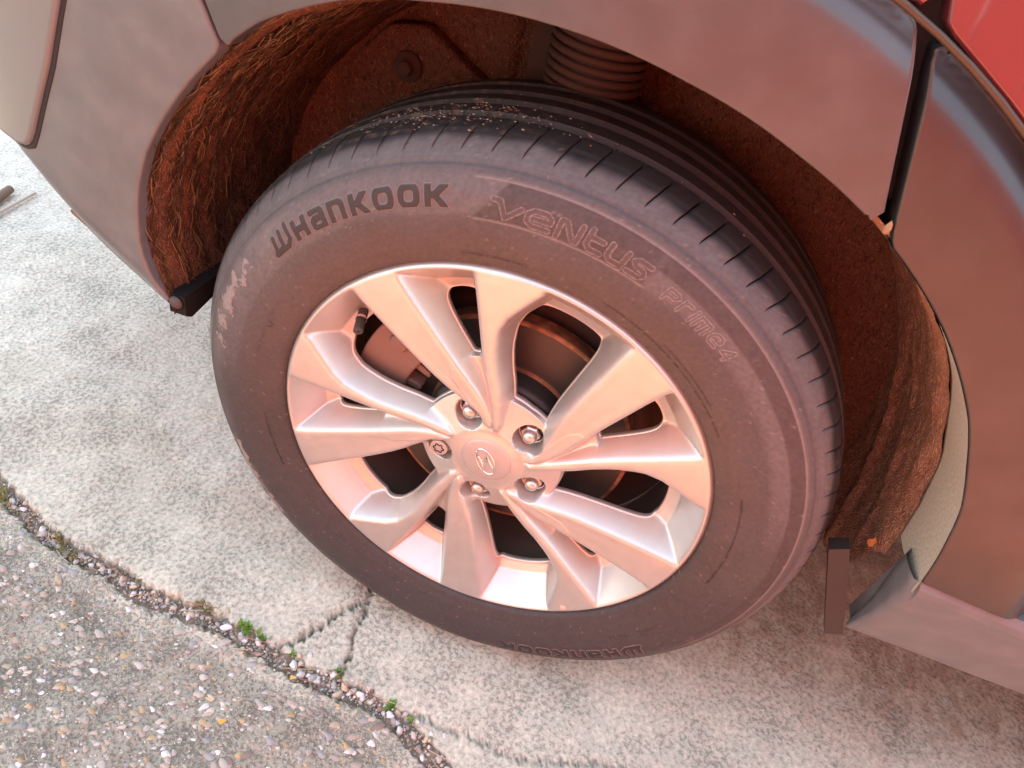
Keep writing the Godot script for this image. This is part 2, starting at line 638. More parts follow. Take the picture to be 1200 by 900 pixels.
func build_ground():
	var base := PlaneMesh.new()
	base.size = Vector2(300, 300)
	tag(put("ground", base, mat(Color(0.13, 0.115, 0.095), 0.95), null, Vector3(0, -0.05, 0)), "bare grey brown earth under and around the concrete slabs", "ground", "", "structure")
	# the smooth slab under the car
	var xs := spread(-4.0, -1.35, 0.95, 4.0, 0.0042)
	var rows := 230
	var v := PackedVector3Array()
	var col := PackedColorArray()
	var uv := PackedVector2Array()
	var nu := xs.size()
	for j in rows:
		var t := float(j) / (rows - 1)
		for x in xs:
			var edge := joint_z(x) - 0.0058 - 0.0045 * fn.get_noise_2d(x * 28.0, 3.0) - 0.004 * fn2.get_noise_2d(x * 120.0, 1.0)
			var back := 0.75 * t + 0.0 if t < 0.5 else 0.375 + 0.75 * (t - 0.5) + 7.0 * pow(t - 0.5, 3.0)
			back = t * 0.012 * 8.0 if t < 0.125 else 0.012 + (t - 0.125) * 0.75 + 4.5 * pow(maxf(0, t - 0.45), 2.2)
			var z := edge - back
			var p := Vector2(x, z)
			var y := 0.0012 * fn.get_noise_2d(x * 30.0, z * 30.0) + 0.0035 * fn2.get_noise_2d(x * 4.0, z * 4.0) - 0.002
			y -= 0.016 * pow(smooth(0.016 + 0.006 * fn2.get_noise_2d(x * 60.0, z * 60.0), 0.0, back), 2.0)
			var dirt := 0.0
			if x > -0.25 and x < 0.4 and back < 0.25:
				for c in CRACKS.size():
					var wob := Vector2(fn.get_noise_2d(x * 70.0, z * 70.0), fn.get_noise_2d(x * 70.0 + 50.0, z * 70.0)) * 0.006
					var dm := 1.0
					for k in CRACKS[c].size() - 1:
						dm = minf(dm, sd_line(p + wob, CRACKS[c][k], CRACKS[c][k + 1]))
					var wide: float = [0.0030, 0.0032, 0.0024][c]
					var cut := smooth(wide, wide * 0.2, dm)
					y -= (0.007 if c < 2 else 0.004) * cut
					dirt = maxf(dirt, maxf(cut * (0.8 if c < 2 else 0.5), smooth(0.010, 0.0, dm) * (0.25 if c < 2 else 0.12)))
			v.append(Vector3(x, y, z))
			uv.append(Vector2((x + 1.5) / 2.4, (z + 2.0) / 2.4))
			# sky light painted into the colour towards the back, with its yellowish edge line
			var white := smooth(-0.02, -0.22, z - x * 0.12 + 0.1 * fn.get_noise_2d(x * 5.0, z * 5.0)) * smooth(-0.1, -0.45, x)
			var line := smooth(0.03, 0.008, sd_line(p + Vector2(0, 0.015 * fn.get_noise_2d(x * 14.0, z * 14.0)), Vector2(-0.80, -0.105), Vector2(-0.47, -0.215))) * 0.12
			var k := 0.92 + 0.36 * white + line + 0.06 * fn.get_noise_2d(x * 9.0 + 20.0, z * 9.0)
			var c := Color(k * lerpf(1.0, 0.96, white), k * 0.985, k * lerpf(0.95, 1.06, white) - line * 0.25)
			c = c.lerp(Color(0.20, 0.155, 0.125), maxf(dirt, 0.75 * smooth(0.010, 0.0, back)))
			# warm brown along the tyre foot: rim bounce light put into the colour
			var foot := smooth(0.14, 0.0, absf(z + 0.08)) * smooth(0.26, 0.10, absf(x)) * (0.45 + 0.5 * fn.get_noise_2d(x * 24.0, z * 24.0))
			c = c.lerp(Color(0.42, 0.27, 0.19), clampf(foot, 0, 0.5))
			# contact shade under the sill end, painted reddish brown on the slab
			var sill_shade := smooth(0.10, 0.30, x) * smooth(-0.02, -0.20, z + 0.05 * fn.get_noise_2d(x * 7.0, z * 7.0)) * (0.7 + 0.6 * fn.get_noise_2d(x * 30.0, z * 30.0))
			c = c.lerp(Color(0.40, 0.25, 0.19), clampf(sill_shade * 0.7, 0, 0.7))
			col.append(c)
	var ci := concrete_images(2048, 101, 0.47)
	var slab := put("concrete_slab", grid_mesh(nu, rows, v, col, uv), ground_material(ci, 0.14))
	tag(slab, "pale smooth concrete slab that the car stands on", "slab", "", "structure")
	# the rough slab in front
	xs = spread(-4.0, -0.8, 0.25, 4.0, 0.0055)
	nu = xs.size()
	rows = 110
	v = PackedVector3Array()
	col = PackedColorArray()
	uv = PackedVector2Array()
	for j in rows:
		var t := float(j) / (rows - 1)
		for x in xs:
			var edge := joint_z(x) + 0.0048 + 0.005 * fn.get_noise_2d(x * 26.0, 13.0) + 0.003 * fn2.get_noise_2d(x * 110.0, 31.0)
			var front := 0.012 * t * 8.0 if t < 0.125 else 0.012 + (t - 0.125) * 0.42 + 1.6 * pow(maxf(0, t - 0.75), 2.0)
			var z := edge + front
			var y := 0.002 * fn.get_noise_2d(x * 45.0, z * 45.0) + 0.004 * fn2.get_noise_2d(x * 5.0, z * 5.0) - 0.002
			y -= 0.015 * pow(smooth(0.015 + 0.006 * fn2.get_noise_2d(x * 60.0, z * 60.0), 0.0, front), 2.0)
			v.append(Vector3(x, y, z))
			uv.append(Vector2((x + 0.8) / 1.1, z / 1.1))
			var pale := smooth(0.05, 0.012, front + 0.02 * fn.get_noise_2d(x * 18.0, z * 18.0)) * 0.32
			var k := 0.54 + pale + 0.14 * fn.get_noise_2d(x * 13.0, z * 13.0)
			var c := Color(k, k * 0.97, k * 0.92).lerp(Color(0.22, 0.18, 0.14), 0.7 * smooth(0.007, 0.0, front))
			col.append(c)
	var slab2 := put("aggregate_slab", grid_mesh(nu, rows, v, col, uv, false, true), ground_material(concrete_images(1280, 211, 0.52), 0.22))
	tag(slab2, "rough concrete slab with exposed stones, nearest to the viewer", "slab", "", "structure")
	# soil in the joint
	v = PackedVector3Array()
	col = PackedColorArray()
	xs = spread(-4.0, -0.8, 0.4, 4.0, 0.005)
	for j in 13:
		for x in xs:
			var z := joint_z(x) + (j - 6) * 0.005
			v.append(Vector3(x, -0.0105 + 0.004 * fn.get_noise_2d(x * 90.0, z * 90.0) + 0.004 * fn2.get_noise_2d(x * 30.0, z * 30.0), z))
			var k := 0.22 + 0.14 * fn.get_noise_2d(x * 220.0, z * 220.0)
			col.append(Color(k, k * 0.80, k * 0.60))
	var soil := put("joint_soil", grid_mesh(xs.size(), 13, v, col, PackedVector2Array(), false, true), mat(Color(1, 1, 1), 0.95, 0.0, true, 0.2))
	tag(soil, "dark soil filling the crack between the two slabs", "soil", "", "structure")
	var mm := MultiMesh.new()
	mm.transform_format = MultiMesh.TRANSFORM_3D
	mm.use_colors = true
	mm.mesh = blob(330, 0.7, 3, 6)
	mm.instance_count = 3200
	for i in 3200:
		var x := rng.randf_range(-0.78, 0.25)
		var z := joint_z(x) + rng.randfn(0.0, 0.006)
		var size := 0.0005 + 0.0016 * pow(rng.randf(), 2.5)
		mm.set_instance_transform(i, Transform3D(Basis.from_euler(Vector3(rng.randf() * 3.0, rng.randf() * 3.0, 0)) * Basis.from_scale(Vector3(size * 1.4, size, size)), Vector3(x, -0.0092 + 0.35 * absf(z - joint_z(x)), z)))
		mm.set_instance_color(i, STONE_COLORS[rng.randi() % STONE_COLORS.size()] * rng.randf_range(0.6, 1.1))
	var mi := MultiMeshInstance3D.new()
	mi.name = "grit"
	mi.multimesh = mm
	mi.material_override = M.stone
	soil.add_child(mi, true)
	mi.set_meta("kind", "stuff")
	scatter_stones(slab2)


func blob(seed_: int, flat: float, rings := 4, seg := 8) -> ArrayMesh:
	# an uneven pebble, radius about 1, with its flat side down
	var v := PackedVector3Array()
	var r := RandomNumberGenerator.new()
	r.seed = seed_
	var off := r.randf() * 50.0
	for j in rings + 1:
		var la := PI * j / rings - PI / 2
		for i in seg:
			var lo := TAU * i / seg
			var d := Vector3(cos(la) * cos(lo), sin(la), cos(la) * sin(lo))
			var k := 1.0 + 0.42 * fn2.get_noise_3d(d.x * 1.1 + off, d.y * 1.1, d.z * 1.1) + 0.12 * fn2.get_noise_3d(d.x * 2.7 + off, d.y * 2.7 + 9.0, d.z * 2.7)
			v.append(d * Vector3(k, k * flat, k * 0.8))
	return grid_mesh(seg, rings + 1, v, PackedColorArray(), PackedVector2Array(), true, true)


const STONE_COLORS := [Color(0.44, 0.40, 0.345), Color(0.50, 0.465, 0.41), Color(0.36, 0.315, 0.255), Color(0.66, 0.64, 0.60), Color(0.40, 0.34, 0.25), Color(0.33, 0.325, 0.315), Color(0.46, 0.34, 0.19), Color(0.24, 0.19, 0.155), Color(0.52, 0.46, 0.37), Color(0.38, 0.32, 0.265)]


func scatter_stones(slab: Node3D):
	var meshes := []
	for k in 7: meshes.append(blob(300 + k, 0.55))
	var mats := []
	for c in STONE_COLORS: mats.append(mat(c, 0.72, 0.0, false, 0.35))
	var big := []
	var small := []
	for i in 15500:
		var x := rng.randf_range(-0.82, 0.24)
		var z := joint_z(x) + 0.012 + pow(rng.randf(), 0.95) * 0.30
		var s := 0.0008 + 0.0052 * pow(rng.randf(), 7.0)
		var a := rng.randf_range(-0.5, 0.9)
		var y := -0.002 + 0.002 * fn.get_noise_2d(x * 45.0, z * 45.0) + 0.004 * fn2.get_noise_2d(x * 5.0, z * 5.0) - 0.18 * s
		var edge := joint_z(x) + 0.0048 + 0.005 * fn.get_noise_2d(x * 26.0, 13.0)
		y -= 0.015 * pow(smooth(0.015, 0.0, z - edge), 2.0)
		var b := Basis(Vector3.UP, a).scaled(Vector3.ONE) * Basis.from_scale(Vector3(s * rng.randf_range(0.9, 1.6), s, s))
		var c := rng.randi() % STONE_COLORS.size()
		if s > 0.0036: c = [3, 1, 0, 8, 5, 2, 6, 4, 7, 9, 0, 2][rng.randi() % 12]
		var in_view := x > -0.72 and x < 0.12
		(big if in_view and s > 0.0022 else small).append([s, Transform3D(b, Vector3(x, y, z)), c])
	big.sort_custom(func(p, q): return p[0] > q[0])
	while big.size() > 290: small.append(big.pop_back())
	for s in big:
		var o := put("stone", meshes[rng.randi() % 7], mats[s[2]], slab)
		o.transform = s[1]
	var mm := MultiMesh.new()
	mm.transform_format = MultiMesh.TRANSFORM_3D
	mm.use_colors = true
	mm.mesh = blob(320, 0.5, 3, 6)
	mm.instance_count = small.size()
	for i in small.size():
		mm.set_instance_transform(i, small[i][1])
		mm.set_instance_color(i, STONE_COLORS[small[i][2]] * (0.8 + 0.4 * rng.randf()))
	var mi := MultiMeshInstance3D.new()
	mi.name = "fine_gravel"
	mi.multimesh = mm
	mi.material_override = M.stone
	slab.add_child(mi, true)
	mi.set_meta("kind", "stuff")


func build_surroundings():
	# unseen surfaces added for bounce light: sunlit red paving and fence, a pale wall
	var pave := thing("brick_paving", "unseen red brick paving across the drive, added to bounce red sunlight", "paving")
	pave.set_meta("kind", "structure")
	var bm := [mat(Color(0.52, 0.155, 0.08), 0.85), mat(Color(0.46, 0.13, 0.07), 0.85), mat(Color(0.56, 0.18, 0.10), 0.85)]
	var bed := BoxMesh.new()
	bed.size = Vector3(6.4, 0.04, 1.6)
	put("bed", bed, mat(Color(0.22, 0.12, 0.09), 0.9), pave, Vector3(2.75, -0.022, 1.26))
	var brick := round_box(Vector3(0.39, 0.05, 0.19), 0.006)
	for j in 8:
		for i in 16:
			put("brick", brick, bm[rng.randi() % 3], pave, Vector3(-0.4 + 0.4 * i + (0.2 if j % 2 else 0.0), 0.0, 0.58 + 0.2 * j))
	var fence := thing("board_fence", "unseen red board fence opposite the car, added to bounce red light", "fence", Vector3(2.75, 0, 2.1))
	var board := round_box(Vector3(0.19, 2.1, 0.022), 0.004)
	var fm := [mat(Color(0.55, 0.085, 0.055), 0.6), mat(Color(0.50, 0.075, 0.05), 0.6)]
	for i in 32:
		put("board", board, fm[rng.randi() % 2], fence, Vector3(-3.1 + 0.2 * i, 1.1, 0))
	for y in [0.35, 1.8]:
		put("rail", round_box(Vector3(6.4, 0.07, 0.04), 0.004), fm[0], fence, Vector3(0, y, 0.032))
	var wall := thing("bounce_wall", "unseen pale wall opposite the car, added to bounce neutral light", "wall", Vector3(-3.4, 0, 3.2))
	put("render", round_box(Vector3(6.0, 2.0, 0.2), 0.01), mat(Color(0.62, 0.59, 0.54), 0.9), wall, Vector3(0, 1.0, 0))
	put("coping", round_box(Vector3(6.1, 0.06, 0.28), 0.01), mat(Color(0.4, 0.38, 0.36), 0.9), wall, Vector3(0, 2.03, 0))


# ==================================================================== body
const ARCH := [[-30.0, 0.43], [-2.0, 0.415], [10.0, 0.421], [18.0, 0.426], [23.0, 0.43], [29.0, 0.4305], [35.0, 0.433], [46.0, 0.4325], [58.0, 0.4295], [68.0, 0.426], [80.0, 0.4255], [91.0, 0.429], [104.0, 0.435], [112.0, 0.441], [122.0, 0.4445], [128.0, 0.441], [134.0, 0.437], [140.0, 0.433], [146.0, 0.429], [153.0, 0.42], [161.0, 0.404], [166.0, 0.384], [170.0, 0.369], [190.0, 0.36]]


func arch_r(deg: float) -> float:
	for k in ARCH.size() - 1:
		if deg < ARCH[k + 1][0]:
			return lerpf(ARCH[k][1], ARCH[k + 1][1], clampf((deg - ARCH[k][0]) / (ARCH[k + 1][0] - ARCH[k][0]), 0, 1))
	return ARCH[-1][1]


func arch_pt(deg: float, off := 0.0) -> Vector2:
	return Vector2.from_angle(deg_to_rad(deg)) * (arch_r(deg) + off)


func body_z(x: float) -> float:
	var t := maxf(0.0, -x - 0.36)
	return 0.02 - (0.85 * t * t if t < 0.35 else 0.104 + 0.595 * (t - 0.35))


func sill_x(y: float) -> float:
	# where the sill's rear edge lies at a height
	if y > 0.043: return lerpf(0.4145, 0.4095, clampf((y - 0.043) / 0.030, 0, 1))
	if y > -0.021: return lerpf(0.4205, 0.4145, (y + 0.021) / 0.064)
	return lerpf(0.4185, 0.4205, clampf((y + 0.066) / 0.045, 0, 1))


func clad_z(x: float, y: float) -> float:
	# cladding: flat, with a slope at its outer edge that faces up, and a slight swell
	var r := Vector2(x, y).length()
	var s := smooth(0.486, 0.522, r) if x > -0.16 else smooth(0.486, 0.522, r) * smooth(-0.28, -0.16, x)
	return body_z(x) - 0.020 * s * s - 0.003 * smooth(0.10, 0.0, r - 0.40)


func build_body():
	var k: Material = M.cladding
	# the trim round the arch, between the bumper seam and the door gap
	var p := PackedVector2Array()
	for a in range(58, 128, 2): p.append(arch_pt(a))
	p.append(Vector2(-0.2665, 0.3485))
	p.append(Vector2(-0.2805, 0.3835))
	p.append(Vector2(-0.312, 0.4145))
	for a in range(126, 67, -3): p.append(Vector2.from_angle(deg_to_rad(a)) * 0.519)
	p.append(Vector2(0.1925, 0.480))
	p.append(Vector2(0.2265, 0.3725))
	put("arch_trim", sheet(p, clad_z, 0.005, 0.0025, 0.045), k, car, HUB)
	# bumper
	p = PackedVector2Array([Vector2(-0.2705, 0.3495)])
	for a in range(130, 171, 2): p.append(arch_pt(a))
	p.append_array(PackedVector2Array([Vector2(-0.364, 0.060), Vector2(-0.426, 0.083), Vector2(-0.488, 0.115), Vector2(-0.54, 0.150), Vector2(-0.595, 0.19), Vector2(-0.70, 0.26), Vector2(-0.86, 0.33), Vector2(-0.90, 0.50), Vector2(-0.6, 0.50), Vector2(-0.33, 0.44), Vector2(-0.3165, 0.4145), Vector2(-0.2845, 0.3845)]))
	var bz := func(x: float, y: float) -> float:
		# below a crease that runs back from the tail panel the bumper turns under; the tail panel lies in a shallow tray
		var cy := 0.062 + (-0.364 - x) * 0.62 + 0.012
		return body_z(x) - 0.028 * pow(smooth(cy + 0.030, cy - 0.045, y), 1.2) - 0.004 * smooth(0.10, 0.0, Vector2(x, y).length() - 0.40)
	put("rear_bumper", sheet(p, bz, 0.005, 0.0035, 0.04), M.bumper, car, HUB)
	# separate panel set in the bumper's corner, with a dark gap round it
	var tail := PackedVector2Array([Vector2(-0.404, 0.40), Vector2(-0.407, 0.36), Vector2(-0.441, 0.292), Vector2(-0.485, 0.219), Vector2(-0.497, 0.202), Vector2(-0.512, 0.196), Vector2(-0.54, 0.199), Vector2(-0.585, 0.206), Vector2(-0.72, 0.285), Vector2(-0.80, 0.34), Vector2(-0.80, 0.46), Vector2(-0.50, 0.46)])
	var tz := func(x: float, y: float) -> float: return body_z(x) + 0.006
	var tp := put("tail_panel", sheet(tail, tz, 0.006, 0.005, 0.012), M.tail_panel, car, HUB)
	tp.set_meta("label", "smooth glossy panel set in the bumper corner")
	var gap := PackedVector2Array()
	var c := Vector2(-0.6, 0.33)
	for q in tail: gap.append(q + (q - c).normalized() * 0.0045)
	put("panel_gap", sheet(gap, func(x: float, _y: float) -> float: return body_z(x) + 0.0012, 0.006, 0.0012, 0.006), M.seal, car, HUB)
	# mud dried on along the bumper's lower edge
	var mud := []
	for q in [[-0.492, 0.119], [-0.478, 0.1105], [-0.462, 0.1025], [-0.440, 0.0925], [-0.418, 0.082]]:
		mud.append(Vector3(q[0], q[1] + 0.0055, bz.call(q[0], q[1]) - 0.0015) + HUB)
	put("dried_mud", tube(mud, func(t): return 0.0058 * (1.0 - t) + 0.0012 + 0.0016 * sin(t * 23.0), 7), M.dusty_brown, car)
	# door side cladding
	p = PackedVector2Array()
	p.append(Vector2(0.2355, 0.3675))
	for a in range(56, 9, -2): p.append(arch_pt(a))
	p.append(Vector2(0.4125, 0.0745))
	p.append(Vector2(1.25, 0.0325))
	p.append(Vector2(1.25, 0.16))
	p.append(Vector2(0.62, 0.175))
	for a in range(24, 66, 3): p.append(Vector2.from_angle(deg_to_rad(a)) * 0.519)
	p.append(Vector2(0.2035, 0.4775))
	var door := put("rear_door", sheet(p, clad_z, 0.005, 0.0025, 0.045), M.door_cladding, car, HUB)
	# painted panels above
	var red: Material = M.red_paint
	var rz := func(x: float, y: float) -> float: return body_z(x) - 0.006 - 0.10 * pow(maxf(0, y - 0.25), 2.0)
	p = PackedVector2Array()
	for a in range(132, 67, -3): p.append(Vector2.from_angle(deg_to_rad(a)) * 0.5225)
	p.append_array(PackedVector2Array([Vector2(0.1985, 0.4840), Vector2(0.1635, 0.58), Vector2(0.118, 0.72), Vector2(-0.75, 0.72), Vector2(-0.80, 0.54), Vector2(-0.55, 0.52)]))
	put("quarter_panel", sheet(p, rz, 0.008, 0.004, 0.03), red, car, HUB)
	p = PackedVector2Array()
	for a in range(24, 66, 3): p.append(Vector2.from_angle(deg_to_rad(a)) * 0.5225)
	p.append_array(PackedVector2Array([Vector2(0.2060, 0.4825), Vector2(0.1715, 0.58), Vector2(0.126, 0.72), Vector2(1.25, 0.72), Vector2(1.25, 0.18), Vector2(0.64, 0.19)]))
	put("door_skin", sheet(p, rz, 0.008, 0.004, 0.03), red, door)
	# rubber seal between cladding and paint
	var path := []
	for a in range(130, 20, -3):
		var q := Vector2.from_angle(deg_to_rad(a)) * 0.5205
		path.append(Vector3(q.x, q.y, body_z(q.x) - 0.0085) + HUB)
	put("trim_seal", tube(path, func(_t): return 0.0024, 7), M.bronze_seal, car)
	# dark panel behind the gaps
	p = PackedVector2Array()
	for a in range(12, 166, 4): p.append(arch_pt(a, 0.012))
	p.append_array(PackedVector2Array([Vector2(-0.5, 0.2), Vector2(-0.8, 0.4), Vector2(-0.8, 0.70), Vector2(1.2, 0.70), Vector2(1.2, 0.1)]))
	put("inner_panel", sheet(p, func(x: float, y: float) -> float: return body_z(x) - 0.034 - 0.10 * pow(maxf(0, y - 0.25), 2.0), 0.012, 0.002, 0.01), M.seal, car, HUB)
	# crumb of dirt at the foot of the door gap
	var crumb := put("dirt_crumb", blob(41, 0.9), mat(Color(0.26, 0.17, 0.085), 0.95), car, HUB + Vector3(0.2315, 0.368, 0.0185))
	crumb.scale = Vector3(0.003, 0.005, 0.003)
	# sill
	var cut := func(q: Vector3) -> Vector3:
		if q.y > 0.03: q.y -= 0.05 * (q.x - 0.41)
		if q.x < 0.6:
			q.x = sill_x(q.y) + 0.007
		return q
	put("sill", prism([Vector2(0.012, 0.0735), Vector2(0.0175, 0.066), Vector2(0.017, 0.058), Vector2(0.0116, 0.043), Vector2(-0.0002, 0.010), Vector2(-0.0113, -0.021), Vector2(-0.026, -0.062), Vector2(-0.030, -0.0685), Vector2(-0.037, -0.0715), Vector2(-0.062, -0.069), Vector2(-0.050, -0.02), Vector2(-0.030, 0.0735)], 0.402, 2.4, cut), M.sill, car, HUB)
	# rolled end of the sill: from its edge round into the arch
	var edge := [Vector3(0.4095, 0.0735, 0.0135), Vector3(0.4145, 0.043, 0.0116), Vector3(0.4178, 0.010, -0.0002), Vector3(0.4205, -0.021, -0.0113), Vector3(0.4195, -0.048, -0.021), Vector3(0.4185, -0.066, -0.0285)]
	var inner := [Vector3(0.4055, 0.074, -0.014), Vector3(0.4080, 0.052, -0.020), Vector3(0.4150, 0.015, -0.026), Vector3(0.4195, -0.016, -0.031), Vector3(0.4205, -0.045, -0.034), Vector3(0.4200, -0.067, -0.0345)]
	var ev := PackedVector3Array()
	for j in 6:
		for i in 6:
			var t := j / 5.0
			var q: Vector3 = (edge[i] as Vector3).lerp(inner[i], clampf((t - 0.2) / 0.6, 0.0, 1.0))
			if j == 0: q += Vector3(0.010, 0, 0.0006)
			elif t > 0.8: q = (inner[i] as Vector3) + Vector3(0.03, -0.004, -0.05)
			else: q.x -= 0.0012 * sin(clampf((t - 0.2) / 0.6, 0.0, 1.0) * PI)
			ev.append(q)
	put("sill_end", grid_mesh(6, 6, ev), M.sill, car, HUB)
	put("sill_inner", prism([Vector2(-0.05, 0.07), Vector2(-0.055, -0.06), Vector2(-0.42, -0.06), Vector2(-0.42, 0.07)], 0.50, 2.4), M.black, car, HUB)
	# splash guard hanging behind the sill's end
	var g := [Vector3(0.3545, 0.030, -0.034), Vector3(0.407, -0.092, -0.034)]
	var mm := []
	for zz in [-0.030, -0.046]:
		for w in [0.0, 0.019]:
			for q in g: mm.append(Vector3(q.x + w * 0.85, q.y + w * 0.55, zz))
	var f := [[mm[0], mm[1], mm[3], mm[2]], [mm[4], mm[6], mm[7], mm[5]], [mm[0], mm[4], mm[5], mm[1]], [mm[2], mm[3], mm[7], mm[6]], [mm[1], mm[5], mm[7], mm[3]], [mm[0], mm[2], mm[6], mm[4]]]
	var cen := Vector3.ZERO
	for q in mm: cen += q / 8.0
	for q in f:
		if ((q[1] - q[0]) as Vector3).cross(q[2] - q[0]).dot((q[0] + q[2]) * 0.5 - cen) < 0: q.reverse()
	put("splash_guard", flat_poly_mesh(f), mat(Color(0.030, 0.024, 0.020), 0.55), car, HUB)
	# rest of the car: floor, body above, glass and roof
	put("underbody", round_box(Vector3(3.6, 0.05, 1.2), 0.01), M.black, car, HUB + Vector3(1.0, -0.02, -0.95))
	var sec := [Vector2(-0.02, 0.70), Vector2(-0.03, 0.74), Vector2(-1.78, 0.74), Vector2(-1.79, 0.70), Vector2(-1.80, 0.0), Vector2(-0.46, 0.0), Vector2(-0.46, 0.70)]
	put("body_shell", prism([Vector2(-0.022, 0.66), Vector2(-0.026, 0.73), Vector2(-1.75, 0.72), Vector2(-1.76, 0.66)], -0.90, 2.9), red, car, HUB)
	put("far_side", prism([Vector2(-1.70, 0.0), Vector2(-1.70, 0.68), Vector2(-1.78, 0.68), Vector2(-1.78, 0.0)], -0.78, 3.3), red, car, HUB)
	put("front_body", prism([Vector2(0.01, 0.0), Vector2(-0.02, 0.66), Vector2(-1.69, 0.66), Vector2(-1.69, 0.0)], 1.27, 3.3), red, car, HUB)
	put("tailgate", prism([Vector2(-0.17, 0.1), Vector2(-0.17, 0.68), Vector2(-1.69, 0.68), Vector2(-1.69, 0.1)], -0.94, -0.88), red, car, HUB)
	var cab := func(q: Vector3) -> Vector3:
		if q.y > 0.9:
			q.x = -0.72 if q.x < 0.5 else 1.65
		return q
	put("cabin_glass", prism([Vector2(-0.09, 0.722), Vector2(-0.25, 1.24), Vector2(-1.55, 1.24), Vector2(-1.73, 0.722)], -0.84, 2.3, cab), M.glass, car, HUB)
	put("roof", round_box(Vector3(2.5, 0.06, 1.36), 0.028), red, car, HUB + Vector3(0.45, 1.27, -0.9))


# ==================================================================== wheel housing
func liner_r(a: float, t: float) -> float:
	return arch_r(a) - 0.001 + 0.005 * smooth(0.06, 0.0, t) * smooth(45.0, 70.0, a) * smooth(140.0, 125.0, a) - 0.004 * smooth(56.0, 24.0, a) - 0.005 * smooth(0.0, 0.15, t) - 0.02 * smooth(0.4, 1.0, t) * smooth(-20.0, 60.0, a) * smooth(190.0, 110.0, a)


